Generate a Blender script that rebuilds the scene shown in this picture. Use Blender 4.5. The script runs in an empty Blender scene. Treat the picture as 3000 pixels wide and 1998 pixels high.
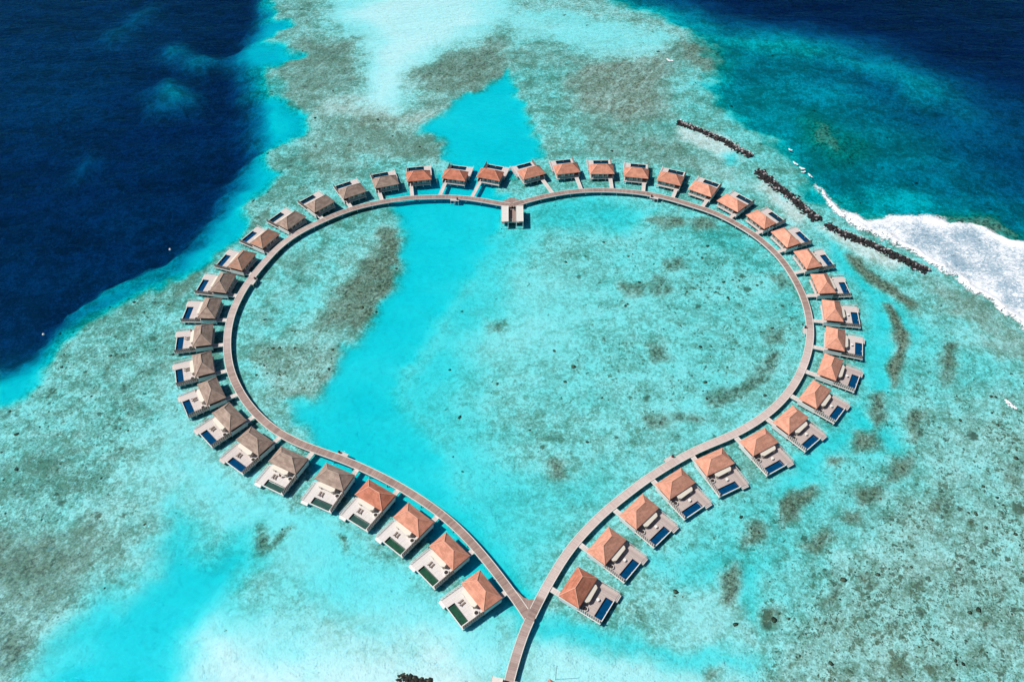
import bpy, math, random
import numpy as np
from mathutils import Vector, Matrix
random.seed(7)
SC = bpy.context.scene
COL = SC.collection
# seabed zones traced on the ground plane: name, outline (m), feather in/out, edge waviness, values (d depth, c reef cover, b brown algae, s coral heads)
OPS=[
('lagoon_right_pale',[(6.1,292.5),(44.2,298.4),(86.9,290.3),(106.4,268.3),(115.2,235.4),(113.3,210.0),(103.0,194.0),(74.9,169.7),(50.6,155.6),(27.4,136.0),(11.5,117.4),(3.5,110.5),(-13.8,128.5),(-25.9,161.3),(-39.3,189.8),(-27.1,210.9),(-17.7,248.9),(-5.4,271.9)],-8,8,4,{'d':1.4,'c':0.33,'b':0.03,'s':0.4}),
('reef_left_south',[(-244.1,169.7),(-180.7,179.7),(-175.3,185.6),(-175.7,205.2),(-162.8,217.3),(-150.8,221.9),(-124.9,200.6),(-111.7,180.3),(-96.4,163.4),(-105.7,156.5),(-105.0,139.8),(-117.8,129.1),(-120.8,109.0),(-127.0,99.2),(-131.6,89.8),(-132.7,76.9),(-191.5,77.2)],-8,10,5,{'d':1.0,'c':0.58,'b':0.2,'s':0.65}),
('reef_left_pale',[(-137.9,180.4),(-123.1,188.2),(-108.9,169.0),(-94.1,156.4),(-85.4,146.2),(-91.1,139.8),(-101.7,135.1),(-113.3,132.1),(-121.2,144.8),(-129.1,166.3)],-14,14,5,{'d':1.1,'c':0.15,'b':0,'s':0.1}),
('reef_left_olive',[(-152.4,169.2),(-145.8,178.6),(-134.8,180.4),(-124.8,177.5),(-122.3,163.6),(-130.5,156.6),(-134.1,149.8),(-142.7,149.9),(-150.1,158.4)],-8,12,5,{'c':0.8,'b':0.55,'s':0.1}),
('reef_left_dark',[(-177.8,138.6),(-160.9,141.7),(-148.7,146.6),(-135.1,140.0),(-125.6,132.1),(-117.8,124.6),(-119.1,115.9),(-125.5,107.7),(-129.6,101.1),(-141.4,99.2),(-161.1,101.3)],-14,18,6,{'c':0.85,'b':0.6,'s':0.25}),
('reef_left_brown',[(-153.7,98.7),(-140.9,101.2),(-130.9,96.0),(-132.4,88.6),(-144.4,77.0)],-10,14,5,{'c':0.8,'b':0.7,'s':0.2}),
('south_sand',[(-107.6,149.7),(-95.0,144.6),(-77.1,139.7),(-65.9,134.9),(-37.0,121.2),(-19.5,103.9),(-0.4,107.1),(-0.5,70.8),(-130.5,71.4),(-133.6,88.6),(-121.4,99.1),(-116.1,110.4),(-111.0,129.0),(-1.6,70.8),(-1.6,103.8),(1.5,103.8),(0.2,88.0),(3.0,70.8)],-10,10,5,{'d':1.7,'c':0.0,'b':0,'s':0.02}),
('south_mid_sand',[(-99.2,144.7),(-77.1,139.7),(-58.5,131.8),(-33.4,117.6),(-19.5,103.9),(-41.4,100.7),(-68.4,110.8),(-81.1,125.1),(-98.8,129.0)],-10,15,4,{'d':1.6,'c':0.03,'b':0,'s':0.02}),
('south_white',[(-88.1,99.0),(-69.1,97.6),(-51.1,102.7),(-28.7,99.3),(-9.9,96.7),(-4.2,88.0),(-4.0,65.4),(-85.2,65.8),(-94.9,84.8)],-14,16,5,{'d':0.38,'c':0.0,'b':0,'s':0.0}),
('south_turq_streak',[(-107.7,136.7),(-104.4,132.0),(-91.1,122.2),(-84.4,128.1),(-78.9,124.4),(-76.8,120.7),(-86.8,109.6),(-91.9,101.6),(-95.1,94.6),(-97.2,84.4),(-95.8,71.2),(-125.9,71.3),(-125.1,88.6),(-121.4,99.1),(-115.2,107.7),(-108.6,115.9),(-107.7,126.7)],-9,9,4,{'d':3.3,'c':0.0,'b':0,'s':0.0}),
('south_patch_a',[(-80.3,131.1),(-76.4,128.8),(-73.9,126.6),(-70.0,131.1),(-69.1,129.6),(-71.6,125.1),(-75.2,122.9),(-78.2,124.4)],-2,2,2,{'c':0.95,'b':0.8,'s':0.7}),
('south_patch_b',[(-55.4,128.7),(-52.4,127.2),(-50.1,125.0),(-50.6,123.5),(-53.6,125.7)],-1.5,1.5,2,{'c':0.9,'b':0.6,'s':0.6}),
('under_left_villas',[(-54.7,134.1),(-44.7,130.2),(-33.7,121.2),(-38.3,120.5),(-51.3,128.7)],-3,4,2,{'c':0.5,'b':0.5,'s':0.3}),
('south_right_sand',[(7.3,104.4),(20.2,98.5),(31.6,92.7),(48.4,90.2),(66.5,88.9),(68.4,83.6),(67.5,65.1),(-3.9,65.4),(0.8,94.1),(3.4,101.8)],-8,9,4,{'d':0.8,'c':0.03,'b':0,'s':0.02}),
('south_right_turq',[(5.4,107.7),(12.3,104.4),(26.0,99.7),(34.2,94.6),(44.9,91.4),(61.0,92.6),(75.3,87.6),(77.0,81.7),(66.0,86.5),(50.7,89.0),(36.2,90.2),(23.0,94.0),(12.1,98.5),(4.6,100.5)],-6,5,4,{'d':2.7,'c':0.05,'b':0,'s':0.02}),
('pale_right_bulge',[(40.6,106.9),(54.7,111.6),(66.4,108.1),(68.3,98.2),(61.2,93.2),(49.9,92.0),(43.0,95.8),(38.7,101.6)],-8,12,4,{'d':1.0,'c':0.12,'b':0.0,'s':0.1}),
('right_outside',[(133.7,266.7),(147.9,237.7),(158.5,217.3),(182.8,185.2),(262.2,209.0),(183.5,70.0),(71.5,70.5),(72.3,87.6),(72.5,103.4),(62.2,117.1),(39.5,120.8),(47.1,128.2),(62.5,139.7),(86.1,152.0),(103.7,165.0),(120.8,183.8),(134.6,209.8)],-6,8,4,{'d':1.7,'c':0.32,'b':0.05,'s':0.45}),
('right_dense',[(135.5,183.7),(256.1,198.3),(183.5,70.0),(65.7,70.5),(71.3,88.9),(82.8,106.7),(101.2,127.9),(122.0,151.8),(130.3,169.4)],-14,22,6,{'d':0.95,'c':0.42,'b':0.28,'s':0.95}),
('right_dense_b',[(82.0,103.4),(104.3,114.8),(135.0,127.7),(215.9,127.3),(183.5,70.0),(71.5,70.5)],-14,22,6,{'d':0.85,'c':0.42,'b':0.36,'s':1.0}),
('right_turq_a',[(126.2,176.0),(128.1,162.2),(113.8,158.7),(103.2,148.5),(91.3,143.6),(83.3,138.8),(80.8,143.7),(94.0,155.3),(106.7,162.3),(120.2,176.0)],-6,8,4,{'d':2.6,'c':0.1,'s':0.1}),
('right_turq_b',[(42.2,120.8),(60.0,124.4),(75.3,117.1),(75.7,103.4),(72.0,98.2),(67.4,106.8),(58.2,112.9),(45.3,113.7)],-6,9,4,{'d':2.2,'c':0.15,'s':0.12}),
('right_turq_c',[(130.1,270.9),(141.1,257.1),(147.9,237.7),(154.3,217.4),(151.8,209.7),(134.6,209.8),(137.5,231.6),(133.2,254.5)],-5,7,3,{'d':2.6,'c':0.1,'s':0.05}),
('right_turq_d',[(134.6,209.8),(151.8,209.7),(140.9,188.7),(129.3,176.0),(126.9,188.7)],-5,7,3,{'d':2.5,'c':0.1,'s':0.1}),
('inner_teal_a',[(6.1,290.9),(39.2,296.8),(61.7,289.0),(52.5,274.3),(27.9,268.9),(9.6,274.7)],-6,8,3,{'d':2.2,'c':0.2,'s':0.15}),
('inner_teal_b',[(70.8,278.5),(93.6,274.1),(106.9,257.3),(108.9,237.9),(110.2,217.6),(102.7,229.4),(96.0,248.2),(82.2,261.6)],-5,8,3,{'d':1.8,'c':0.45,'b':0.05,'s':0.3}),
('inner_teal_c',[(-21.4,144.2),(-0.2,150.7),(17.9,155.8),(32.5,155.7),(39.7,148.8),(27.5,137.5),(13.0,121.0),(4.8,111.8),(-0.3,121.0),(-10.5,132.3)],-8,10,4,{'d':1.9,'c':0.22,'b':0.0,'s':0.06}),
('inner_pale',[(-20.6,210.8),(-12.9,236.3),(4.7,255.4),(22.4,248.7),(36.7,238.4),(24.7,210.5),(20.2,204.0),(4.7,194.6),(-16.2,204.2)],-12,14,4,{'d':1.2,'c':0.16,'b':0.0,'s':0.2}),
('inner_olive',[(-0.1,168.3),(22.4,170.0),(38.7,168.1),(47.0,162.6),(34.8,157.4),(18.0,157.5),(7.1,159.3)],-5,7,3,{'d':1.5,'c':0.5,'b':0.2,'s':0.2}),
('ia',[(59.1,283.0),(72.4,282.9),(75.3,277.1),(65.8,275.7)],-4,2,3,{'d':1.1,'c':0.85,'b':0.75,'s':0.65}),
('ib',[(77.9,281.4),(84.5,281.4),(84.5,275.6),(78.8,274.9)],-4,2,3,{'d':1.1,'c':0.85,'b':0.75,'s':0.65}),
('ic',[(56.7,245.9),(61.8,244.5),(62.8,238.2),(55.5,235.8),(53.6,242.1)],-4,2,3,{'d':1.1,'c':0.85,'b':0.75,'s':0.65}),
('id',[(101.5,244.3),(108.8,245.5),(110.0,239.2),(104.0,235.5),(101.3,239.2)],-4,2,3,{'d':1.1,'c':0.85,'b':0.75,'s':0.65}),
('ie',[(63.0,253.6),(70.0,252.3),(68.5,248.4),(62.3,248.4)],-4,2,3,{'d':1.1,'c':0.85,'b':0.75,'s':0.65}),
('if',[(97.0,214.3),(103.0,215.4),(103.4,210.0),(96.4,207.6)],-4,2,3,{'d':1.1,'c':0.85,'b':0.75,'s':0.65}),
('ig',[(81.7,190.0),(89.6,194.1),(97.1,203.5),(100.4,203.5),(95.1,194.0),(84.0,186.0),(70.8,181.1),(72.4,186.1)],-4,2,3,{'d':1.1,'c':0.85,'b':0.75,'s':0.65}),
('ih',[(43.9,174.6),(53.1,175.5),(52.6,171.7),(46.5,170.8)],-4,2,3,{'d':1.1,'c':0.85,'b':0.75,'s':0.65}),
('ii',[(56.9,175.5),(63.7,175.4),(63.3,172.6),(57.4,173.6)],-4,2,3,{'d':1.1,'c':0.85,'b':0.75,'s':0.65}),
('ij',[(12.9,156.7),(16.5,156.6),(17.1,152.3),(13.5,152.4)],-4,2,3,{'d':1.1,'c':0.85,'b':0.75,'s':0.65}),
('ik',[(49.9,208.2),(55.6,208.1),(55.7,202.7),(51.6,201.7)],-4,2,3,{'d':1.1,'c':0.85,'b':0.75,'s':0.65}),
('il',[(44.1,243.4),(52.0,243.3),(51.3,237.1),(44.3,235.9)],-4,2,3,{'d':1.1,'c':0.85,'b':0.75,'s':0.65}),
('im',[(-10.1,223.0),(-2.5,223.0),(-1.6,217.2),(-8.3,216.1)],-4,2,3,{'d':1.1,'c':0.85,'b':0.75,'s':0.65}),
('inner_spots',[(50.2,251.1),(81.6,257.5),(111.1,248.1),(117.2,229.3),(114.1,210.0),(41.1,210.4),(38.6,229.8),(109.2,210.0),(97.9,188.9),(68.6,177.3),(38.0,176.5),(19.5,189.4),(20.5,210.6)],-8,12,5,{'c':0.3,'s':0.68}),
('inner_spots2',[(12.1,204.0),(32.5,206.1),(39.2,189.3),(48.7,176.5),(65.4,176.4),(61.4,169.8),(41.7,168.1),(22.9,179.5)],-8,10,5,{'c':0.32,'s':0.55}),
('top_ring_r',[(0.6,381.4),(14.6,404.8),(27.6,383.2),(36.4,361.1),(53.8,349.5),(81.0,345.6),(109.3,327.5),(115.4,297.8),(132.3,279.6),(135.0,254.5),(138.5,235.2),(129.5,261.2),(113.5,288.6),(89.7,307.6),(61.4,321.0),(31.1,325.5),(12.6,321.4),(10.2,357.5)],-5,7,3,{'d':1.2,'c':0.6,'b':0.22,'s':0.35}),
('flat_brown_r',[(30.1,411.4),(86.2,436.8),(91.5,422.4),(86.4,384.8),(77.0,364.7),(60.2,349.5),(41.5,357.2),(27.1,373.0)],-9,12,5,{'d':0.55,'c':0.7,'b':0.62,'s':0.1}),
('flat_brown_r2',[(87.5,456.9),(111.7,444.0),(129.2,419.7),(122.7,403.9),(100.6,404.1),(90.9,417.7)],-9,10,5,{'d':0.7,'c':0.85,'b':0.65,'s':0.15}),
('flat_teal',[(-11.5,440.2),(31.4,439.8),(39.8,415.9),(28.6,404.7),(7.7,404.9),(-10.9,398.5)],-9,10,4,{'d':1.0,'c':0.7,'b':0.35,'s':0.2}),
('flat_teal2',[(36.1,357.2),(60.2,349.5),(81.5,349.3),(85.2,331.2),(108.0,320.7),(90.2,310.8),(61.4,321.0),(36.4,328.1)],-6,8,4,{'d':0.9,'c':0.68,'b':0.5,'s':0.2}),
('top_mottle',[(-161.7,584.3),(1.3,582.4),(0.6,389.8),(-42.4,350.3),(-31.9,332.1),(-31.4,321.8),(-66.0,322.0),(-83.7,304.1),(-109.4,284.3),(-125.1,322.5),(-121.2,343.6),(-111.9,350.9),(-135.9,378.5),(-143.9,399.7),(-125.3,424.4),(-138.4,448.9)],-8,10,5,{'d':0.9,'c':0.68,'b':0.3,'s':0.45}),
('top_right_mottle',[(1.4,619.7),(67.6,618.9),(84.0,470.1),(111.3,441.5),(84.6,434.4),(43.7,439.7),(0.8,442.5)],-8,10,5,{'d':0.8,'c':0.52,'b':0.25,'s':0.35}),
('top_sand',[(-149.0,662.4),(-6.8,660.6),(1.0,487.4),(0.9,457.7),(-15.4,440.2),(-36.8,428.3),(-48.6,407.6),(-52.2,379.8),(-54.4,365.8),(-63.3,356.2),(-77.0,362.0),(-82.8,374.0),(-80.4,390.5),(-79.4,421.6),(-86.2,438.4),(-101.3,458.7)],-12,8,5,{'d':0.75,'c':0.03,'b':0,'s':0.05}),
('top_sand_white',[(-90.3,471.8),(-53.6,517.2),(-12.8,516.7),(-18.2,455.3),(-47.7,428.4),(-54.3,405.5),(-58.4,373.8),(-66.1,362.0),(-75.2,365.9),(-73.6,390.4),(-70.1,423.9),(-80.6,453.4)],-14,10,5,{'d':0.38,'c':0.0,'b':0,'s':0.02}),
('top_sand_halo',[(-100.8,382.3),(-77.8,378.0),(-53.8,358.0),(-27.4,373.5),(-24.3,381.6),(-37.3,354.1),(-42.3,348.5),(-60.4,348.6),(-85.7,362.1),(-98.3,366.1)],-7,8,4,{'d':0.4,'c':0.3,'b':0.45,'s':0.1}),
('top_sand_r',[(30.3,470.6),(60.7,452.0),(83.7,436.8),(76.9,420.2),(64.5,414.5),(48.2,418.1),(30.8,427.7),(8.2,440.0),(0.9,460.3)],-10,6,5,{'d':0.8,'c':0.1,'b':0.0,'s':0.3}),
('reef_tl_dark',[(-118.5,441.2),(-88.4,436.0),(-80.9,394.8),(-100.5,380.2),(-112.1,370.2),(-122.9,380.4),(-115.3,401.6),(-126.5,424.4)],-8,9,4,{'d':0.8,'c':0.85,'b':0.5,'s':0.3}),
('reef_t_dark',[(-53.9,401.0),(-35.3,421.2),(-11.6,435.3),(0.8,440.1),(0.7,402.8),(-18.9,390.0),(-33.5,385.9),(-50.8,390.2)],-7,8,4,{'d':0.75,'c':0.85,'b':0.6,'s':0.3}),
('reef_m_dark',[(-90.8,352.6),(-70.0,358.1),(-52.8,346.7),(-34.6,342.9),(-30.6,326.9),(-56.1,325.4),(-77.5,332.5)],-6,8,4,{'c':0.85,'b':0.4,'s':0.4}),
('left_reef',[(-121.2,343.6),(-112.6,315.7),(-118.9,284.3),(-115.4,272.7),(-123.1,261.6),(-130.7,248.4),(-151.7,236.0),(-175.2,217.2),(-176.5,207.4),(-175.7,190.6),(-180.3,178.8),(-229.1,169.7),(-207.7,129.5),(-132.8,129.1),(-119.4,180.3),(-129.5,211.5),(-127.8,211.5),(-132.1,237.1),(-122.5,258.9),(-105.7,290.2),(-84.2,307.3),(-111.9,350.9)],-5,8,4,{'d':1.3,'c':0.62,'b':0.18,'s':0.65}),
('left_reef_dark',[(-111.9,322.4),(-106.1,336.3),(-89.5,343.3),(-75.4,332.5),(-85.6,317.1),(-99.6,310.6),(-107.5,299.5)],-5,6,3,{'c':0.75,'b':0.35,'s':0.5}),
('left_streak',[(-124.9,261.6),(-117.6,269.9),(-105.7,290.2),(-104.1,286.5),(-115.2,267.1),(-122.1,257.6),(-129.7,244.6),(-133.1,231.0),(-134.3,226.2),(-136.1,235.9),(-131.3,251.0)],-2,3,2,{'c':0.95,'b':0.65,'s':0.5}),
('inner_left',[(-51.8,289.8),(-46.9,276.5),(-44.7,262.4),(-47.1,247.9),(-48.7,236.5),(-53.7,226.9),(-55.3,211.0),(-62.4,208.9),(-64.6,195.0),(-68.0,185.9),(-76.8,183.0),(-75.8,177.2),(-71.7,170.6),(-83.9,175.3),(-94.5,190.1),(-104.7,211.4),(-104.7,211.4),(-105.6,230.8),(-99.2,256.1),(-84.4,276.8),(-67.0,288.4)],-2.5,3,3,{'d':1.4,'c':0.56,'b':0.18,'s':0.2}),
('inner_left_pale',[(-99.4,205.8),(-87.4,211.2),(-82.7,190.0),(-89.4,184.1),(-98.0,195.2),(-92.2,218.9),(-81.8,243.0),(-71.6,258.6),(-74.7,230.6),(-86.6,211.2)],-8,8,3,{'c':0.25,'b':0.0,'s':0.1}),
('inner_left_olive1',[(-94.9,252.1),(-89.5,262.8),(-83.4,258.6),(-82.0,244.2),(-89.3,240.5)],-5,6,3,{'c':0.7,'b':0.5,'s':0.1}),
('inner_left_olive2',[(-100.1,224.8),(-93.4,234.3),(-89.3,230.7),(-91.3,218.9),(-97.1,214.4)],-4,5,3,{'c':0.7,'b':0.4,'s':0.3}),
('inner_band_halo',[(-60.8,275.2),(-49.2,282.4),(-49.0,249.2),(-59.0,221.0),(-65.2,211.1),(-65.0,198.1),(-74.4,186.9),(-85.9,186.0),(-93.9,198.3),(-90.7,211.3),(-86.6,211.2),(-79.2,227.0),(-74.8,242.9),(-68.3,261.3)],-8,10,5,{'d':1.0,'c':0.5,'b':0.2,'s':0.5}),
('inner_band',[(-53.6,278.0),(-47.0,277.9),(-44.7,262.4),(-46.4,250.4),(-47.9,237.7),(-53.8,228.0),(-56.2,218.7),(-61.2,218.7),(-63.8,225.7),(-73.3,221.1),(-71.6,233.0),(-69.5,242.9),(-63.7,253.2),(-59.4,262.6),(-56.7,272.3)],-5,4,5,{'d':0.9,'c':0.85,'b':0.7,'s':1.0}),
('inner_band2',[(-86.6,202.5),(-78.0,209.0),(-68.5,211.1),(-61.9,211.1),(-62.0,205.6),(-66.1,200.3),(-67.3,192.0),(-74.2,186.0),(-83.8,187.0),(-88.4,195.2)],-7,4,5,{'d':0.9,'c':0.55,'b':0.38,'s':0.9}),
('inner_band3',[(-78.1,186.0),(-68.6,189.9),(-65.2,199.2),(-63.3,197.1),(-65.9,187.9),(-75.3,183.0)],-2,2.5,2,{'c':0.8,'b':0.6,'s':0.5}),
('pool_top',[(-42.4,349.4),(-31.4,365.6),(-22.1,383.7),(-11.0,389.9),(0.7,402.8),(2.9,383.5),(7.2,369.2),(9.2,357.5),(14.2,342.5),(14.9,331.7),(6.4,314.7),(-7.6,305.1),(-9.5,298.8),(-6.7,295.6),(-48.6,296.7),(-44.5,307.0),(-27.2,320.0),(-31.9,332.1),(-33.5,342.9)],-4,3,5,{'d':3.6,'c':0,'b':0,'s':0}),
('channel',[(-53.5,297.5),(-1.8,295.6),(-4.6,274.8),(-9.1,258.1),(-15.1,247.6),(-20.1,237.5),(-28.0,224.3),(-33.1,210.9),(-36.7,204.4),(-39.5,189.8),(-36.1,177.0),(-26.9,163.1),(-21.2,152.6),(-15.8,142.6),(-7.3,132.3),(-0.3,124.7),(3.6,115.3),(6.8,110.4),(2.2,103.8),(-3.7,107.1),(-17.1,121.1),(-35.1,137.9),(-49.9,145.2),(-65.7,156.2),(-63.1,163.3),(-68.4,168.7),(-74.2,176.2),(-76.3,182.0),(-67.9,185.4),(-64.2,195.0),(-62.1,210.0),(-56.1,211.0),(-53.4,224.5),(-47.9,237.7),(-46.3,249.1),(-44.5,265.2),(-46.0,277.9),(-50.9,289.8)],-4,4,3,{'d':3.5,'c':0,'b':0,'s':0}),
('channel_soft',[(-9.2,269.1),(0.2,269.1),(5.8,269.0),(-6.9,242.5),(-12.7,218.4),(-20.7,210.8),(-20.3,200.0),(-23.3,179.8),(-11.1,152.5),(-0.3,136.1),(-0.3,124.7),(-7.3,132.3),(-15.8,142.6),(-21.2,152.6),(-26.9,163.1),(-36.1,177.0),(-39.5,189.8),(-36.7,204.4),(-33.1,210.9),(-28.0,224.3),(-20.1,237.5)],-20,14,4,{'d':2.4,'c':0.06,'b':0,'s':0.05}),
('lee1',[(81.6,354.0),(95.8,345.5),(107.9,331.0),(108.7,324.1),(98.8,325.9),(88.8,334.7),(80.5,342.0)],-5,3,3,{'d':0.25,'c':0.2,'b':0.25,'s':0.05}),
('lee2',[(114.1,315.6),(121.0,300.9),(127.8,288.5),(131.7,281.0),(126.9,276.7),(121.7,282.6),(115.7,294.7),(109.8,304.2)],-5,3,3,{'d':0.25,'c':0.2,'b':0.25,'s':0.05}),
('lee2b',[(84.7,320.8),(101.3,317.3),(110.5,307.4),(112.5,297.8),(99.0,304.3)],-5,7,3,{'d':0.7,'c':0.3,'b':0.35,'s':0.1}),
('lee3',[(133.6,273.8),(144.2,268.0),(155.0,261.0),(165.1,250.3),(157.7,246.4),(145.8,254.4),(136.4,266.7)],-5,3,3,{'d':0.25,'c':0.2,'b':0.25,'s':0.05}),
('lee_hole',[(100.1,327.6),(107.3,327.5),(106.0,320.7),(99.9,320.7)],-4,5,3,{'d':2.2,'c':0.1,'b':0,'s':0}),
('band_surf_shore',[(169.1,249.0),(177.9,243.7),(185.1,232.5),(190.3,224.1),(194.6,213.7),(234.7,188.1),(176.2,198.8),(174.8,216.3),(178.4,214.9),(169.7,225.4),(165.3,237.5)],-5,8,4,{'d':0.8,'c':0.65,'b':0.45,'s':0.1}),
('st1',[(140.6,255.1),(145.2,252.4),(145.8,245.2),(148.7,240.2),(154.1,235.1),(157.4,226.7),(155.3,225.5),(150.3,233.9),(144.8,238.9),(142.3,245.3)],-2.8,1.2,2,{'d':0.8,'c':0.95,'b':0.9,'s':0.8}),
('st2',[(144.6,226.7),(147.2,226.7),(147.6,217.4),(147.7,209.7),(144.8,208.4),(144.8,216.3)],-2.8,1.2,2,{'d':0.8,'c':0.95,'b':0.9,'s':0.8}),
('st3',[(146.1,209.8),(148.5,209.7),(146.1,201.1),(141.1,191.7),(137.7,187.2),(137.7,189.7),(142.2,200.0)],-2.8,1.2,2,{'d':0.8,'c':0.95,'b':0.9,'s':0.8}),
('cp0',[(162.1,206.4),(166.5,207.4),(161.9,196.7),(156.2,189.6),(157.9,196.8)],-3.5,2.2,2.5,{'d':1.0,'c':0.85,'b':0.8,'s':0.85}),
('cp1',[(128.0,181.8),(132.9,182.7),(128.7,174.1),(124.6,170.4),(125.1,176.0)],-3.5,2.2,2.5,{'d':1.0,'c':0.85,'b':0.8,'s':0.85}),
('cp2',[(138.4,175.9),(143.0,175.9),(138.4,166.6),(135.3,163.9)],-3.5,2.2,2.5,{'d':1.0,'c':0.85,'b':0.8,'s':0.85}),
('cp3',[(116.8,166.7),(122.3,167.6),(121.4,162.2),(116.3,159.6),(115.2,162.2)],-3.5,2.2,2.5,{'d':1.0,'c':0.85,'b':0.8,'s':0.85}),
('cp4',[(124.2,156.9),(130.9,159.5),(127.0,151.7),(122.6,149.2)],-3.5,2.2,2.5,{'d':1.0,'c':0.85,'b':0.8,'s':0.85}),
('cp5',[(113.1,143.5),(120.2,145.9),(119.7,141.8),(112.2,137.9)],-3.5,2.2,2.5,{'d':1.0,'c':0.85,'b':0.8,'s':0.85}),
('cp6',[(83.6,140.4),(92.2,144.4),(98.3,146.0),(97.5,142.8),(90.9,138.8),(88.8,135.6),(83.1,131.8),(82.6,135.7)],-3.5,2.2,2.5,{'d':1.0,'c':0.85,'b':0.8,'s':0.85}),
('cp7',[(70.4,129.6),(76.3,131.8),(75.2,126.5),(70.0,123.6)],-3.5,2.2,2.5,{'d':1.0,'c':0.85,'b':0.8,'s':0.85}),
('cp8',[(89.5,124.2),(97.8,127.9),(97.7,124.9),(90.8,121.3)],-3.5,2.2,2.5,{'d':1.0,'c':0.85,'b':0.8,'s':0.85}),
('cp9',[(60.5,115.0),(66.9,117.8),(65.9,112.2),(62.1,105.4),(58.8,104.8),(61.0,110.2)],-3.5,2.2,2.5,{'d':1.0,'c':0.85,'b':0.8,'s':0.85}),
('cp10',[(108.3,154.4),(111.2,154.4),(109.8,151.8),(106.9,151.8)],-3.5,2.2,2.5,{'d':1.0,'c':0.85,'b':0.8,'s':0.85}),
('cp11',[(134.7,138.6),(137.4,138.5),(136.3,135.4),(134.3,135.4)],-3.5,2.2,2.5,{'d':1.0,'c':0.85,'b':0.8,'s':0.85}),
('cp12',[(106.7,135.5),(109.5,135.5),(108.1,133.2),(105.4,133.2)],-3.5,2.2,2.5,{'d':1.0,'c':0.85,'b':0.8,'s':0.85}),
('cp13',[(103.6,114.8),(106.2,114.8),(105.0,112.7),(103.0,112.7)],-3.5,2.2,2.5,{'d':1.0,'c':0.85,'b':0.8,'s':0.85}),
('cp14',[(165.3,154.1),(168.5,154.9),(167.8,151.5),(165.0,151.5)],-3.5,2.2,2.5,{'d':1.0,'c':0.85,'b':0.8,'s':0.85}),
('cp15',[(106.5,90.5),(109.6,90.5),(108.2,88.1),(105.9,88.7)],-3.5,2.2,2.5,{'d':1.0,'c':0.85,'b':0.8,'s':0.85}),
('cp16',[(74.8,105.4),(78.1,106.0),(76.6,102.1),(73.5,102.1)],-3.5,2.2,2.5,{'d':1.0,'c':0.85,'b':0.8,'s':0.85}),
('cp17',[(164.0,147.3),(166.8,145.7),(165.1,143.2),(163.0,144.9)],-3.5,2.2,2.5,{'d':1.0,'c':0.85,'b':0.8,'s':0.85}),
('cp18',[(93.5,108.7),(96.2,109.3),(94.9,106.6),(93.1,107.3)],-3.5,2.2,2.5,{'d':1.0,'c':0.85,'b':0.8,'s':0.85}),
('cp19',[(55.1,86.5),(57.5,86.5),(56.6,84.7),(54.9,85.0)],-3.5,2.2,2.5,{'d':1.0,'c':0.85,'b':0.8,'s':0.85}),
('right_slope',[(117.8,436.5),(144.0,421.9),(177.2,412.4),(243.1,329.9),(291.3,216.5),(265.7,175.0),(216.5,266.1),(205.3,273.2),(180.8,283.6),(153.7,288.3),(139.6,300.8),(135.4,320.4),(132.0,341.5),(120.7,364.3),(106.2,388.9),(118.9,415.2)],-12,14,6,{'d':9,'c':0.8,'b':0.25,'s':0.3}),
('right_slope_deep',[(178.4,416.9),(198.0,403.2),(214.6,383.7),(249.1,344.2),(314.1,253.2),(277.9,194.8),(223.0,281.8),(208.0,292.5),(198.0,305.1),(193.7,321.7),(194.3,339.2),(187.2,367.7),(169.7,384.1),(163.2,403.5)],-18,26,8,{'d':16,'c':0.6,'b':0.1,'s':0.2}),
('slope_patch_brown',[(146.4,362.1),(158.8,364.0),(166.6,348.6),(166.7,334.1),(160.7,320.2),(149.4,323.7),(144.7,337.8)],-12,12,6,{'d':2.4,'c':0.95,'b':0.85,'s':0.4}),
('slope_patch_brown2',[(177.6,288.1),(191.9,288.0),(205.1,284.9),(212.2,279.0),(218.2,270.3),(215.9,264.7),(196.0,273.3),(180.3,282.1)],-6,7,4,{'d':1.5,'c':0.95,'b':0.9,'s':0.2}),
('slope_teal',[(106.9,393.1),(143.4,392.8),(150.3,374.0),(143.9,356.3),(132.8,345.2),(119.2,356.6),(106.8,372.3)],-12,12,5,{'d':7,'c':0.75,'b':0.1,'s':0.15}),
('slope_blue',[(140.1,403.7),(172.5,394.7),(184.2,379.8),(164.2,371.9),(146.2,380.1)],-12,14,5,{'d':8,'c':0.4,'b':0.0,'s':0.1}),
('slope_cyan',[(162.1,300.6),(182.7,303.6),(185.4,297.3),(173.3,289.7),(159.3,291.3)],-7,8,5,{'d':4.5,'c':0.35,'b':0.0,'s':0.1}),
('deep_right',[(50.0,581.9),(57.6,492.5),(68.7,483.9),(84.3,472.8),(98.7,456.8),(111.7,444.0),(129.0,437.6),(151.2,427.7),(178.4,416.9),(198.0,403.2),(214.6,383.7),(226.7,355.7),(238.8,319.6),(299.6,216.4),(397.1,280.6),(705.3,696.0),(57.5,704.5)],-14,75,5,{'d':38,'c':0.4,'b':0,'s':0}),
('deep_right2',[(273.4,402.5),(246.7,409.5),(225.8,383.6),(221.1,340.8),(226.9,303.3),(242.5,273.0),(332.8,216.2),(467.9,407.5)],-20,40,8,{'d':22,'c':0.6,'b':0,'s':0}),
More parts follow.
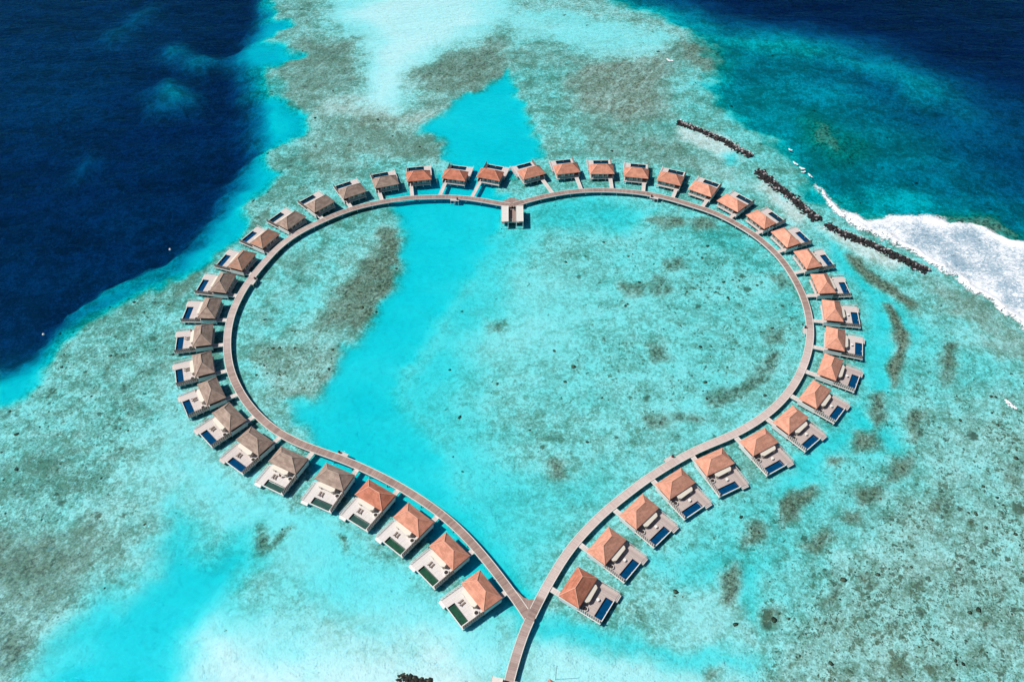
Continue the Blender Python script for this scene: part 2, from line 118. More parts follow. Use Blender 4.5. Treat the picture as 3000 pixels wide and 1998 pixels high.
('deep_left',[(-171.7,662.6),(-152.4,500.4),(-150.5,477.8),(-151.7,459.2),(-150.5,441.5),(-154.9,428.2),(-157.8,420.0),(-146.0,404.1),(-146.6,391.1),(-137.7,376.5),(-135.0,358.7),(-129.6,343.7),(-121.8,336.4),(-126.9,325.9),(-127.6,310.9),(-130.3,296.6),(-135.7,283.0),(-139.5,268.6),(-142.4,259.1),(-148.7,252.5),(-158.0,244.8),(-166.1,234.8),(-171.8,226.4),(-176.0,219.5),(-179.0,211.8),(-183.5,208.5),(-190.7,204.2),(-226.7,195.0),(-374.4,181.8),(-668.1,260.0),(-1263.1,721.8),(-193.6,707.8)],-3,15,3.5,{'d':38,'c':0.9,'b':0.2,'s':0.3}),
('t1',[(-150.6,436.6),(-147.9,459.2),(-134.3,460.3),(-130.6,453.9),(-137.2,442.6),(-146.7,435.3)],-6,3,3,{'d':5.5,'c':0,'b':0,'s':0}),
('t1b',[(-150.6,472.4),(-141.9,480.5),(-137.8,472.3),(-145.2,464.4)],-4,5,3,{'d':4,'c':0.1,'b':0,'s':0}),
('t2',[(-158.3,422.4),(-149.6,431.7),(-138.4,430.4),(-118.7,420.8),(-129.3,414.0),(-144.6,408.5)],-7,3,3,{'d':5.5,'c':0,'b':0,'s':0}),
('t3',[(-135.1,374.4),(-122.9,380.4),(-114.7,366.3),(-106.1,360.4),(-107.7,350.9),(-118.7,341.8),(-128.6,343.7),(-135.0,358.7)],-9,5,3,{'d':8,'c':0,'b':0,'s':0}),
('t3b',[(-124.3,376.3),(-121.6,379.4),(-114.7,366.3),(-106.6,360.4),(-108.7,350.9),(-118.5,346.3),(-124.1,358.6)],-7,4,3,{'d':4.4,'c':0,'b':0,'s':0}),
('t4',[(-126.3,323.3),(-121.7,325.9),(-113.1,315.7),(-115.3,304.3),(-121.5,291.9),(-115.7,278.4),(-117.9,271.3),(-125.2,263.0),(-132.4,251.7),(-141.2,247.8),(-152.5,238.4),(-166.6,228.8),(-171.8,228.8),(-159.9,239.7),(-148.4,248.3),(-140.4,258.4),(-136.9,269.3),(-131.5,281.5),(-129.0,295.0),(-127.9,307.6)],-6,3,3,{'d':5.4,'c':0,'b':0,'s':0}),
('t5',[(-226.2,193.9),(-189.2,200.5),(-183.4,204.2),(-180.6,209.6),(-177.8,210.7),(-175.3,203.1),(-174.1,192.6),(-176.1,185.6),(-181.1,180.7),(-214.0,169.6)],-7,3,3,{'d':4.3,'c':0,'b':0,'s':0}),
('rim_reef',[(-144.1,395.3),(-138.1,399.6),(-120.7,399.5),(-113.9,386.6),(-119.5,380.4),(-129.9,376.4),(-137.9,382.6)],-3,5,3,{'d':1.8,'c':0.7,'b':0.2,'s':0.5}),
('rim_dark',[(-142.0,370.5),(-135.8,372.4),(-130.1,366.4),(-130.7,358.6),(-139.1,362.6)],-3,5,3,{'d':7,'c':0.9,'b':0.3,'s':0.5}),
('drop_fade',[(-1263.1,721.8),(-202.1,707.9),(-154.5,472.5),(-153.5,441.5),(-158.5,428.2),(-155.0,413.1),(-146.1,401.9),(-137.7,376.5),(-131.7,343.7),(-132.0,326.0),(-132.1,304.4),(-135.8,287.4),(-140.3,271.5),(-146.1,259.1),(-151.7,250.5),(-157.6,243.5),(-162.8,237.9),(-169.2,231.2),(-173.9,225.3),(-179.0,216.1),(-182.3,209.6),(-186.3,205.3),(-191.3,201.6),(-233.6,193.0),(-374.4,181.8)],-17,13,3,{'d':33,'c':0.7,'b':0.1}),
('deep_top_left',[(-1263.1,721.8),(-185.1,707.7),(-170.0,462.0),(-184.2,387.2),(-219.1,351.8),(-768.6,338.0)],-30,40,6,{'d':27}),
('t4_low',[(-141.0,260.4),(-141.3,248.2),(-152.4,238.2),(-166.6,228.8),(-173.9,225.3),(-166.0,239.8),(-152.3,252.5)],-5,4,3,{'d':9,'c':0.4,'b':0,'s':0.1}),
('bommie0',[(-193.4,437.0),(-185.2,438.1),(-177.5,432.0),(-177.8,423.7),(-184.7,422.6),(-191.7,428.6)],-13,9,4,{'d':11,'c':0.45,'b':0,'s':0.1}),
('bommie1',[(-174.5,420.2),(-170.3,427.2),(-162.2,423.6),(-160.9,415.5),(-166.6,412.1),(-172.7,413.3)],-13,9,4,{'d':11,'c':0.45,'b':0,'s':0.1}),
('bommie2',[(-186.0,391.4),(-180.3,397.8),(-171.9,396.7),(-166.6,389.1),(-166.7,380.8),(-174.3,375.8),(-182.4,378.9)],-13,9,4,{'d':11,'c':0.45,'b':0,'s':0.1}),
('bommie3',[(-233.4,454.9),(-229.1,473.2),(-215.8,489.6),(-210.8,481.2),(-219.9,459.9),(-224.4,442.2)],-13,9,4,{'d':17,'c':0.45,'b':0,'s':0.1}),
('bommie4',[(-209.1,326.6),(-204.9,335.3),(-198.9,330.0),(-203.2,321.4)],-13,9,4,{'d':20,'c':0.45,'b':0,'s':0.1}),
]
VILLAS=[('L1',-9.156,108.294,-2.486),('L2',-19.093,120.944,-2.375),('L3',-30.71,131.551,-2.261),('L4',-43.476,140.458,-2.147),('L5',-57.259,147.233,-2.016),('L6',-73.231,153.746,-2.043),('L7',-85.761,161.414,-2.207),('L8',-96.538,171.54,-2.362),('L9',-105.287,182.819,-2.606),('L10',-111.258,195.375,-2.802),('L11',-114.842,209.488,-2.98),('L12',-115.636,223.52,-3.174),('L13',-113.746,237.517,2.978),('L14',-109.106,250.595,2.792),('L15',-102.31,263.805,2.606),('L16',-93.53,275.607,2.511),('L17',-82.886,286.654,2.343),('L18',-70.2,295.222,2.083),('L19',-56.1,301.812,1.875),('L20',-41.638,305.905,1.71),('L21',-25.323,306.449,1.362),('L22',-9.461,306.732,1.273),('R1',9.148,308.168,1.976),('R2',25.183,310.66,1.748),('R3',40.973,310.171,1.579),('R4',56.425,307.383,1.411),('R5',71.142,303.08,1.189),('R6',84.446,295.619,1.012),('R7',95.516,285.708,0.776),('R8',105.83,274.72,0.581),('R9',113.707,262.861,0.429),('R10',119.623,249.742,0.26),('R11',122.202,235.354,0.053),('R12',122.007,220.551,-0.143),('R13',119.251,206.08,-0.286),('R14',113.87,192.55,-0.506),('R15',105.36,180.145,-0.714),('R16',94.459,169.126,-0.873),('R17',81.83,160.146,-1.05),('R18',65.777,152.328,-1.11),('R19',51.872,144.149,-0.97),('R20',39.358,134.084,-0.81),('R21',28.253,122.458,-0.717),('R22',18.892,109.262,-0.588)]
WALK_L=[(4.7,100.5),(3.9,103.3),(1.1,105.8),(-0.8,109.2),(-3.8,113.3),(-7.1,118.1),(-11.1,123.1),(-16.8,129.8),(-22.7,135.3),(-29.2,140.2),(-36.6,145.3),(-43.8,149.5),(-50.0,152.7),(-56.9,156.1),(-63.9,158.7),(-70.8,161.5),(-78.0,165.4),(-83.7,169.7),(-89.2,174.9),(-94.3,181.1),(-98.2,187.0),(-101.6,193.2),(-103.7,198.4),(-104.7,201.4),(-106.3,207.9),(-107.5,214.7),(-107.9,221.4),(-107.4,228.5),(-106.3,235.6),(-105.0,240.9),(-102.6,247.6),(-100.4,253.0),(-99.1,257.0),(-95.4,263.9),(-91.1,269.7),(-86.2,274.0),(-79.6,279.3),(-72.8,284.3),(-65.6,287.9),(-58.3,290.2),(-50.8,292.3),(-43.3,293.8),(-37.1,293.8),(-29.4,294.1),(-21.7,293.6),(-14.0,291.9),(-8.2,290.0),(-4.4,288.7),(0.3,287.7)]
WALK_R=[(4.7,100.5),(6.5,104.3),(9.2,109.7),(13.3,116.6),(16.5,122.0),(19.9,126.1),(23.8,130.2),(27.7,134.6),(31.2,137.6),(36.5,141.9),(41.1,145.8),(47.0,150.1),(52.2,153.3),(58.9,157.7),(68.3,162.0),(76.1,165.3),(83.7,170.4),(88.6,173.8),(93.9,178.9),(98.6,184.1),(102.9,190.3),(105.9,195.5),(109.3,202.7),(111.2,207.8),(112.9,214.8),(113.8,221.4),(114.2,228.4),(113.6,236.7),(112.3,244.2),(110.5,251.9),(107.7,258.6),(107.1,259.3),(106.2,260.7),(103.7,265.9),(98.9,271.7),(93.9,276.9),(87.5,282.9),(79.2,287.0),(72.4,290.9),(65.3,294.2),(57.8,296.3),(50.2,297.6),(42.5,298.3),(34.8,298.2),(28.9,297.7),(23.1,296.7),(16.8,294.7),(11.0,292.8),(5.2,290.3),(0.3,287.7)]
STEM=[(-2.5,77.4),(-1.2,83.8),(1.0,90.9),(2.9,97.0),(4.7,100.5)]
FOAM=[(136.7,302.6),(138.1,301.0),(138.4,297.0),(140.2,293.2),(143.2,290.1),(146.1,285.3),(148.3,282.3),(151.8,279.9),(154.3,278.2),(159.7,278.7),(164.0,280.4),(161.8,280.5),(168.0,281.1),(174.7,279.7),(181.9,281.0),(186.8,278.0),(191.9,275.7),(196.5,274.7),(200.7,272.4),(204.4,269.2),(208.4,266.6),(214.6,263.4),(239.8,251.2),(209.9,174.2),(197.3,208.2),(194.3,214.7),(192.5,220.7),(190.1,222.5),(188.6,227.8),(184.7,232.8),(182.2,234.4),(180.2,238.3),(179.7,241.7),(174.2,246.9),(169.1,252.8),(164.6,258.9),(159.4,263.2),(155.4,267.6),(148.7,271.5),(146.6,276.0),(145.0,281.2),(140.8,285.3),(138.6,290.2),(137.5,295.1),(136.6,300.7)]
BW=[[(82.1,353.9),(86.4,350.9),(95.8,343.4),(103.1,336.8),(108.1,330.4),(112.9,325.5)],[(113.6,314.2),(118.2,304.7),(123.7,295.8),(127.8,287.2),(132.0,279.5),(132.2,278.8)],[(134.9,275.5),(138.7,271.1),(144.9,266.8),(150.9,262.3),(156.7,257.4),(162.1,252.1),(168.8,246.5)],[(-31.8,85.4),(-28.3,84.6),(-24.4,83.2),(-18.6,81.0)]]
FORK=[(-2.1,109.2),(0.2,110.0),(1.4,108.9),(2.9,107.3),(4.5,106.7),(6.2,106.7),(7.0,107.3),(6.7,103.6),(4.4,101.3),(2.9,101.8),(0.4,106.5)]
APEX=[(-7.1,290.9),(-3.6,290.9),(-0.2,293.3),(3.7,291.7),(6.3,291.1),(5.1,287.5),(-4.4,287.5)]
CAPS=[(85.8,413.0,3.6,1.6,-0.6),(174.3,178.1,4.6,1.6,-1.0),(132.0,330.4,2.0,0.8,-0.8),(131.9,319.6,3.2,1.0,-1.0),(134.2,315.7,2.6,1.1,-0.5),(134.3,313.1,2.2,0.8,0.3),(136.4,310.5,3.0,0.8,-1.2)]
ITEMS=[(-56.5,157.5),(51.4,155.5),(-104.3,241.1),(110.9,212.7),(-24.9,293.9),(63.6,294.5),(76.2,287.0)]
POLES=[(-33.6,306.2),(108.3,269.1),(44.0,141.0),(11.5,84.3)]
BUOYS=[(-142.6,261.8),(-177.5,213.9)]
CAM=(2435.65,0.83487,-0.00471,231.33)
SUN=5.0; SKY=.055; EXPO=-0.2; DENOISE=True
# ------------------------------------------------------------------ helpers
class MB:
    """collects faces, builds one mesh object"""
    def __init__(s): s.v=[]; s.f=[]; s.m=[]; s.uv=[]
    def quad(s, pts, m=0, uv=None):
        n=len(s.v); s.v+= [tuple(p) for p in pts]; s.f.append(tuple(range(n,n+len(pts)))); s.m.append(m)
        s.uv.append(uv if uv else [(p[0],p[1]) for p in pts])
    def box(s, x0,x1,y0,y1,z0,z1,m=0):
        p=[(x0,y0,z0),(x1,y0,z0),(x1,y1,z0),(x0,y1,z0),(x0,y0,z1),(x1,y0,z1),(x1,y1,z1),(x0,y1,z1)]
        for q in ((3,2,1,0),(4,5,6,7),(0,1,5,4),(1,2,6,5),(2,3,7,6),(3,0,4,7)): s.quad([p[i] for i in q],m)
    def prism(s, pts, z0, z1, m=0):
        a=[(x,y,z1) for x,y in pts]; b=[(x,y,z0) for x,y in pts]
        s.quad(a,m); s.quad(b[::-1],m)
        for i in range(len(pts)):
            j=(i+1)%len(pts); s.quad([b[i],b[j],a[j],a[i]],m)
    def bar(s, a, b, w, h, m=0):
        a=Vector(a); b=Vector(b); d=(b-a).normalized()
        r=d.cross(Vector((0,0,1)))
        if r.length<1e-3: r=Vector((1,0,0))
        r.normalize(); u=r.cross(d)
        r*=w/2; u*=h/2
        A=[a-r-u,a+r-u,a+r+u,a-r+u]; B=[b-r-u,b+r-u,b+r+u,b-r+u]
        s.quad(A[::-1],m); s.quad(B,m)
        for i in range(4):
            j=(i+1)%4; s.quad([A[i],A[j],B[j],B[i]],m)
    def cyl(s, x,y,z0,z1,r,n=8,r2=None,m=0,cap=True):
        r2=r if r2 is None else r2
        A=[(x+r*math.cos(2*math.pi*i/n),y+r*math.sin(2*math.pi*i/n),z0) for i in range(n)]
        B=[(x+r2*math.cos(2*math.pi*i/n),y+r2*math.sin(2*math.pi*i/n),z1) for i in range(n)]
        for i in range(n):
            j=(i+1)%n; s.quad([A[i],A[j],B[j],B[i]],m)
        if cap: s.quad(B,m); s.quad(A[::-1],m)
    def mesh(s, name, mats, flip=False):
        me=bpy.data.meshes.new(name)
        fs=[f[::-1] for f in s.f] if flip else s.f
        me.from_pydata(s.v,[],fs)
        for m in mats: me.materials.append(m)
        if len(mats)>1: me.polygons.foreach_set('material_index', s.m)
        uvl=me.uv_layers.new(name='UVMap'); k=0
        for u in s.uv:
            uu=u[::-1] if flip else u
            for q in uu: uvl.data[k].uv=q; k+=1
        me.update(); return me
def link(name, me, parent=None):
    o=bpy.data.objects.new(name, me); COL.objects.link(o)
    if parent is not None: o.parent=parent
    return o
def tag(o, label=None, cat=None, group=None, kind=None):
    if label: o['label']=label
    if cat: o['category']=cat
    if group: o['group']=group
    if kind: o['kind']=kind
    return o
def mirror(mb):
    mb.v=[(x,-y,z) for x,y,z in mb.v]; return mb
# ------------------------------------------------------------------ materials
class NT:
    def __init__(s,name):
        s.mat=bpy.data.materials.new(name); s.mat.use_nodes=True; s.t=s.mat.node_tree; s.t.nodes.clear()
        s.out=s.n('ShaderNodeOutputMaterial')
    def n(s,typ,**k):
        nd=s.t.nodes.new(typ)
        for a,b in k.items(): setattr(nd,a,b)
        return nd
    def l(s,a,b): s.t.links.new(a,b)
    def inp(s,nd,key,val):
        if hasattr(val,'is_linked') or hasattr(val,'links'): s.l(val,nd.inputs[key])
        else: nd.inputs[key].default_value=val
    def noise(s,vec,scale,detail=3,rough=.55,dist=0):
        nd=s.n('ShaderNodeTexNoise'); s.l(vec,nd.inputs['Vector']); nd.inputs['Scale'].default_value=scale
        nd.inputs['Detail'].default_value=detail; nd.inputs['Roughness'].default_value=rough; nd.inputs['Distortion'].default_value=dist
        return nd.outputs['Fac']
    def math(s,op,a,b=0.0,c=0.0,clamp=False):
        nd=s.n('ShaderNodeMath',operation=op,use_clamp=clamp)
        for i,v in enumerate((a,b,c)):
            if isinstance(v,(int,float)): nd.inputs[i].default_value=v
            else: s.l(v,nd.inputs[i])
        return nd.outputs[0]
    def ramp(s,v,a,b):   # smooth map a..b -> 0..1
        nd=s.n('ShaderNodeMapRange',interpolation_type='SMOOTHSTEP')
        s.inp(nd,'Value',v); s.inp(nd,'From Min',a); s.inp(nd,'From Max',b)
        return nd.outputs[0]
    def mix(s,f,a,b,blend='MIX'):
        nd=s.n('ShaderNodeMix',data_type='RGBA',blend_type=blend)
        s.inp(nd,0,f)
        for i,v in ((6,a),(7,b)):
            if isinstance(v,(tuple,list)): nd.inputs[i].default_value=(*v[:3],1)
            else: s.l(v,nd.inputs[i])
        return nd.outputs[2]
    def coord(s,kind='Object'): return s.n('ShaderNodeTexCoord').outputs[kind]
    def mapv(s,vec,scale,rot=(0,0,0)):
        nd=s.n('ShaderNodeMapping'); s.l(vec,nd.inputs[0]); nd.inputs['Scale'].default_value=scale; nd.inputs['Rotation'].default_value=rot
        return nd.outputs[0]
    def bsdf(s,col,rough=.6,bump=None,bstr=.3,bdist=.05,spec=.5):
        p=s.n('ShaderNodeBsdfPrincipled')
        if isinstance(col,tuple): p.inputs['Base Color'].default_value=(*col,1)
        else: s.l(col,p.inputs['Base Color'])
        s.inp(p,'Roughness',rough); p.inputs['Specular IOR Level'].default_value=spec
        if bump is not None:
            b=s.n('ShaderNodeBump'); b.inputs['Strength'].default_value=bstr; b.inputs['Distance'].default_value=bdist
            s.l(bump,b.inputs['Height']); s.l(b.outputs[0],p.inputs['Normal'])
        s.l(p.outputs[0],s.out.inputs['Surface']); return p
def plain(name,col,rough=.6,var=.12,scale=1.5,spec=.4):
    t=NT(name); c=t.coord(); n=t.noise(c,scale,4,.6)
    f=t.math('MULTIPLY_ADD',n,2*var,1-var)
    hv=t.n('ShaderNodeHueSaturation'); hv.inputs['Color'].default_value=(*col,1); t.l(f,hv.inputs['Value'])
    t.bsdf(hv.outputs[0],rough,spec=spec); return t.mat
def roof_mat(name,c1,c2,streak=.0,c3=None):
    """thatch / shingle courses; UV: u along the eave, v up the slope (metres)"""
    t=NT(name); uv=t.coord('UV'); ob=t.n('ShaderNodeObjectInfo')
    r=t.n('ShaderNodeVectorMath',operation='ADD'); t.l(uv,r.inputs[0])
    cmb=t.n('ShaderNodeCombineXYZ'); t.l(t.math('MULTIPLY',ob.outputs['Random'],57.0),cmb.inputs[0]); t.l(t.math('MULTIPLY',ob.outputs['Random'],31.0),cmb.inputs[1])
    t.l(cmb.outputs[0],r.inputs[1]); v=r.outputs[0]
    big=t.noise(t.mapv(v,(.35,.8,1)),1.0,4,.6)
    fine=t.noise(t.mapv(v,(3.0,6.0,1)),1.0,3,.6)
    col=t.mix(t.ramp(big,.38,.62),c1,t.mix(.15,c2,(.16,.09,.06)))
    if c3:
        s=t.noise(t.mapv(v,(.15,2.2,1)),1.0,3,.6,.6)
        col=t.mix(t.ramp(s,.5-.2*streak,.62),col,c3)
    k=t.math('ADD',t.math('MULTIPLY_ADD',fine,.75,.40),t.math('MULTIPLY',t.noise(t.mapv(v,(1.2,.25,1)),1.0,3,.6),.5))
    hv=t.n('ShaderNodeHueSaturation'); t.l(col,hv.inputs['Color']); 
    kk=t.math('MULTIPLY',k,t.math('MULTIPLY_ADD',ob.outputs['Random'],.12,.94)); t.l(kk,hv.inputs['Value'])
    sx=t.n('ShaderNodeSeparateXYZ'); t.l(uv,sx.inputs[0])
    saw=t.math('FRACT',t.math('MULTIPLY',sx.outputs[1],2.6))
    h=t.math('ADD',t.math('MULTIPLY',saw,-1.0),fine)
    t.bsdf(hv.outputs[0],.85,h,.5,.05,spec=.2); return t.mat
def plank_mat(name,c1,c2,per_m,axis=0,contrast=.5,band=.18,rough=.6,tone=None):
    """boards laid across `axis` of the UV (metres)"""
    t=NT(name); uv=t.coord('UV'); sx=t.n('ShaderNodeSeparateXYZ'); t.l(uv,sx.inputs[0])
    a=sx.outputs[axis]
    idx=t.math('FLOOR',t.math('MULTIPLY',a,per_m))
    wn=t.n('ShaderNodeTexWhiteNoise',noise_dimensions='1D'); t.l(idx,wn.inputs['W'])
    cm=t.n('ShaderNodeCombineXYZ'); t.l(a,cm.inputs[0]); 
    bands=t.noise(cm.outputs[0],band,3,.65)
    bands2=t.noise(cm.outputs[0],band*5,2,.65)
    f=t.math('ADD',t.math('MULTIPLY',t.math('SUBTRACT',bands,.5),2.2),t.math('MULTIPLY',t.math('SUBTRACT',bands2,.5),1.3))
    f=t.math('ADD',f,t.math('MULTIPLY',t.math('SUBTRACT',wn.outputs[0],.5),contrast))
    f=t.math('ADD',f,t.math('MULTIPLY',t.math('SUBTRACT',t.noise(uv,1.3,4,.6),.5),.9))
    f=t.math('ADD',f,.5,clamp=True)
    col=t.mix(f,c1,c2)
    if tone:
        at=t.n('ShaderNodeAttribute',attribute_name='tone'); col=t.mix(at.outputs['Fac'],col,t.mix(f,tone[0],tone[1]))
    gap=t.math('FRACT',t.math('MULTIPLY',a,per_m)); g=t.math('LESS_THAN',gap,.1)
    col=t.mix(t.math('MULTIPLY',g,.55),col,(.05,.04,.035))
    t.bsdf(col,rough,t.math('SUBTRACT',1.0,g),.6,.02,spec=.35); return t.mat

M={}
M['white']=plain('white_paint',(.82,.80,.76),.5,.08,1.2)
M['post']=plain('pale_post',(.72,.69,.64),.6,.15,2)
M['cream']=plain('cream_render',(.74,.68,.58),.7,.08,.8)
M['wall']=plank_mat('grey_board_wall',(.36,.33,.29),(.52,.47,.42),2.2,0,.9,.3)
M['dark']=plain('recess_shade',(.035,.03,.028),.7,.3,2)  # near-black block puts the entry recess's shade into its colour
M['glass']=plain('dark_window_glass',(.03,.045,.05),.08,.1,1,spec=.6)
M['pile_shade']=plain('dark_pile_shade',(.06,.07,.05),.8,.2,2)  # dark colour paints shade onto the submerged lengths of the piles
M['slatb']=plain('brown_shaded_slats',(.24,.19,.165),.7,.35,3)  # brown slats; used as fins they carry painted shade
M['slat']=plank_mat('weathered_slats',(.40,.34,.30),(.62,.55,.50),3,0,.8,.4)
M['slatw']=plain('sunlit_fence_fin',(.66,.57,.53),.6,.15,2)  # fence fin with sunlight put into its colour
M['tub']=plain('dark_brown_tub',(.05,.035,.03),.35,.2,2)
M['black']=plain('black_plastic',(.02,.02,.022),.4,.2,3)
M['lounger']=plain('brown_weave',(.26,.20,.17),.7,.2,6)
M['red']=plain('dark_red_plastic',(.22,.03,.025),.45,.1,3)
M['deckW']=plank_mat('whitish_deck_boards',(.80,.76,.73),(.70,.64,.61),5,1,.5,.25)  # near-white boards
M['deckM']=plank_mat('pale_pink_deck_boards',(.72,.65,.62),(.60,.52,.49),5,1,.5,.25)
M['deckP']=plank_mat('pink_grey_deck_boards',(.45,.36,.335),(.61,.52,.485),5,1,.7,.35)
M['jet']=plank_mat('jetty_boards',(.62,.54,.50),(.78,.72,.68),5,0,.6,.3)
M['path']=plank_mat('boardwalk_planks',(.26,.175,.15),(.47,.345,.30),4,0,.5,.16,tone=((.56,.43,.39),(.70,.60,.56)))  # paler colour pair paints in the sun sheen on the planks
M['roof_salmon']=roof_mat('salmon_roof',(.80,.375,.26),(.72,.32,.215))
M['roof_orange']=roof_mat('orange_roof',(.70,.31,.21),(.62,.26,.17))
M['roof_red']=roof_mat('red_orange_roof',(.60,.22,.14),(.51,.175,.105))
M['roof_brown']=roof_mat('brown_thatch',(.42,.31,.25),(.33,.235,.19))
M['roof_mix']=roof_mat('mixed_brown_red_thatch',(.42,.31,.25),(.34,.23,.18),.6,(.52,.24,.15))
M['ridge']=plain('ridge_capping_salmon',(.78,.40,.28),.7,.08,2)
M['ridgeb']=plain('ridge_capping_brown',(.47,.36,.29),.7,.1,2)
def pool_mat(name,c,c2):
    t=NT(name); v=t.coord(); n=t.noise(v,1.2,3,.5); col=t.mix(t.ramp(n,.35,.65),c,c2)
    t.bsdf(col,.06,t.noise(v,3,2,.5),.15,.03,spec=.5); return t.mat
M['pool_blue']=pool_mat('blue_pool_tiles',(.0,.045,.13),(.0,.06,.165))
M['pool_teal']=pool_mat('teal_pool_tiles',(.002,.028,.055),(.003,.038,.07))
M['pool_green']=pool_mat('green_pool_tiles',(.018,.075,.045),(.025,.10,.055))
M['pool_dgreen']=pool_mat('dark_green_pool_tiles',(.03,.085,.075),(.045,.11,.09))
M['pool_wall']=plain('dark_pool_wall',(.008,.03,.06),.3,.1,1)

def noise2(x,y,seed):
    xi=np.floor(x).astype(np.int64); yi=np.floor(y).astype(np.int64); fx=x-xi; fy=y-yi
    fx=fx*fx*(3-2*fx); fy=fy*fy*(3-2*fy)
    def h(a,b):
        n=(a*374761393+b*668265263+seed*1274126177)&0xffffffff
        n=((n^(n>>13))*1274126177)&0xffffffff
        return ((n^(n>>16))&0xffffff)/float(0xffffff)
    return (h(xi,yi)*(1-fx)+h(xi+1,yi)*fx)*(1-fy)+(h(xi,yi+1)*(1-fx)+h(xi+1,yi+1)*fx)*fy
def fbm(x,y,seed,oct=4,g=.55):
    a=0; w=1; s=0
    for i in range(oct):
        a=a+w*noise2(x*2**i+17.3*i,y*2**i-9.1*i,seed+i); s+=w; w*=g
    return a/s
def sdist(px,py,poly):
    """signed distance, positive inside"""
    poly=np.array(poly,float); n=len(poly); d=np.full(px.shape,1e18); ins=np.zeros(px.shape,bool)
    for i in range(n):
        a=poly[i]; b=poly[(i+1)%n]; e=b-a
        wx=px-a[0]; wy=py-a[1]; tt=np.clip((wx*e[0]+wy*e[1])/max(e@e,1e-9),0,1)
        d=np.minimum(d,(wx-tt*e[0])**2+(wy-tt*e[1])**2)
        c=((a[1]<=py)&(b[1]>py))|((b[1]<=py)&(a[1]>py))
        if e[1]!=0: ins^= c&(px<a[0]+(py-a[1])/e[1]*e[0])
    return np.where(ins,1,-1)*np.sqrt(d)
def fields(x,y):
    x=np.asarray(x,float); y=np.asarray(y,float)
    d=np.full(x.shape,1.3); c=np.full(x.shape,.5); b=np.full(x.shape,.15); s=np.full(x.shape,.25)
    n1=fbm(x/26,y/26,3,4)-.5; n2=fbm(x/26,y/26,11,4)-.5; n3=fbm(x/7,y/7,23,3)-.5; n4=fbm(x/7,y/7,29,3)-.5
    for name,poly,f0,f1,warp,ch in OPS:
        P=np.array(poly); m=abs(f0)+abs(f1)+warp*3+12
        sel=(x>P[:,0].min()-m)&(x<P[:,0].max()+m)&(y>P[:,1].min()-m)&(y<P[:,1].max()+m)
        if not sel.any(): continue
        xs=x[sel]+n1[sel]*warp*4+n3[sel]*warp*1.6; ys=y[sel]+n2[sel]*warp*4+n4[sel]*warp*1.6
        sd=sdist(xs,ys,poly)
        a=np.clip((sd-f0)/(f1-f0),0,1); a=a*a*(3-2*a)
        for key,arr in (('d',d),('c',c),('b',b),('s',s)):
            if key in ch: arr[sel]=arr[sel]*(1-a)+ch[key]*a
    return d,c,b,s
# ------------------------------------------------------------------ seabed
def axis(lo,hi,step,far):
    a=list(np.arange(lo,hi+step/2,step)); g=step; l=lo; h=hi; L=[];H=[]
    while h<far: g*=1.35; h+=g; H.append(h)
    g=step
    while l>-far: g*=1.35; l-=g; L.append(l)
    return np.array(L[::-1]+a+H)
STEP=1.1; DS=.25
X=axis(-330,330,STEP,9000); Y=axis(62,500,STEP,9000)
gx,gy=np.meshgrid(X,Y); nx,ny=len(X),len(Y)
D,Cc,Bb,Ss=fields(gx.ravel(),gy.ravel())
# far outside everything falls away to open ocean
rr=np.hypot(gx.ravel()-0,gy.ravel()-230)
o=np.clip((rr-430)/400,0,1); D=D*(1-o)+36*o
D=D*(1+.5*(fbm(gx.ravel()/24,gy.ravel()/15,91,4)-.5)*(1-Cc))
D=np.where(D<3,D*(1-.42*Cc),D)*np.interp(D,[0,1.6,3],[.82,.82,1.])
rel=fbm(gx.ravel()/3.1,gy.ravel()/3.1,41,3)-.5
D=np.maximum(.12,D+rel*np.minimum(.5+Ss*.5,D*.5)*np.clip(.15+Cc*1.6,0,1))*DS
co=np.stack([gx.ravel(),gy.ravel(),-D],1)
ii=(np.arange(ny-1)[:,None]*nx+np.arange(nx-1)[None,:]).ravel()
fa=np.stack([ii,ii+1,ii+1+nx,ii+nx],1)
def np_mesh(name,co,fa):
    me=bpy.data.meshes.new(name); k=fa.shape[1]
    me.vertices.add(len(co)); me.vertices.foreach_set('co',co.astype(np.float32).ravel())
    me.loops.add(fa.size); me.loops.foreach_set('vertex_index',fa.astype(np.int32).ravel())
    me.polygons.add(len(fa)); me.polygons.foreach_set('loop_start',(np.arange(len(fa))*k).astype(np.int32))
    me.update(calc_edges=True); me.validate(); return me
me=np_mesh('seabed',co,fa)
me.polygons.foreach_set('use_smooth',np.ones(len(fa),bool))
at=me.color_attributes.new('zone','FLOAT_COLOR','POINT')
at.data.foreach_set('color',np.stack([Cc,Bb,Ss,np.ones_like(Cc)],1).astype(np.float32).ravel())
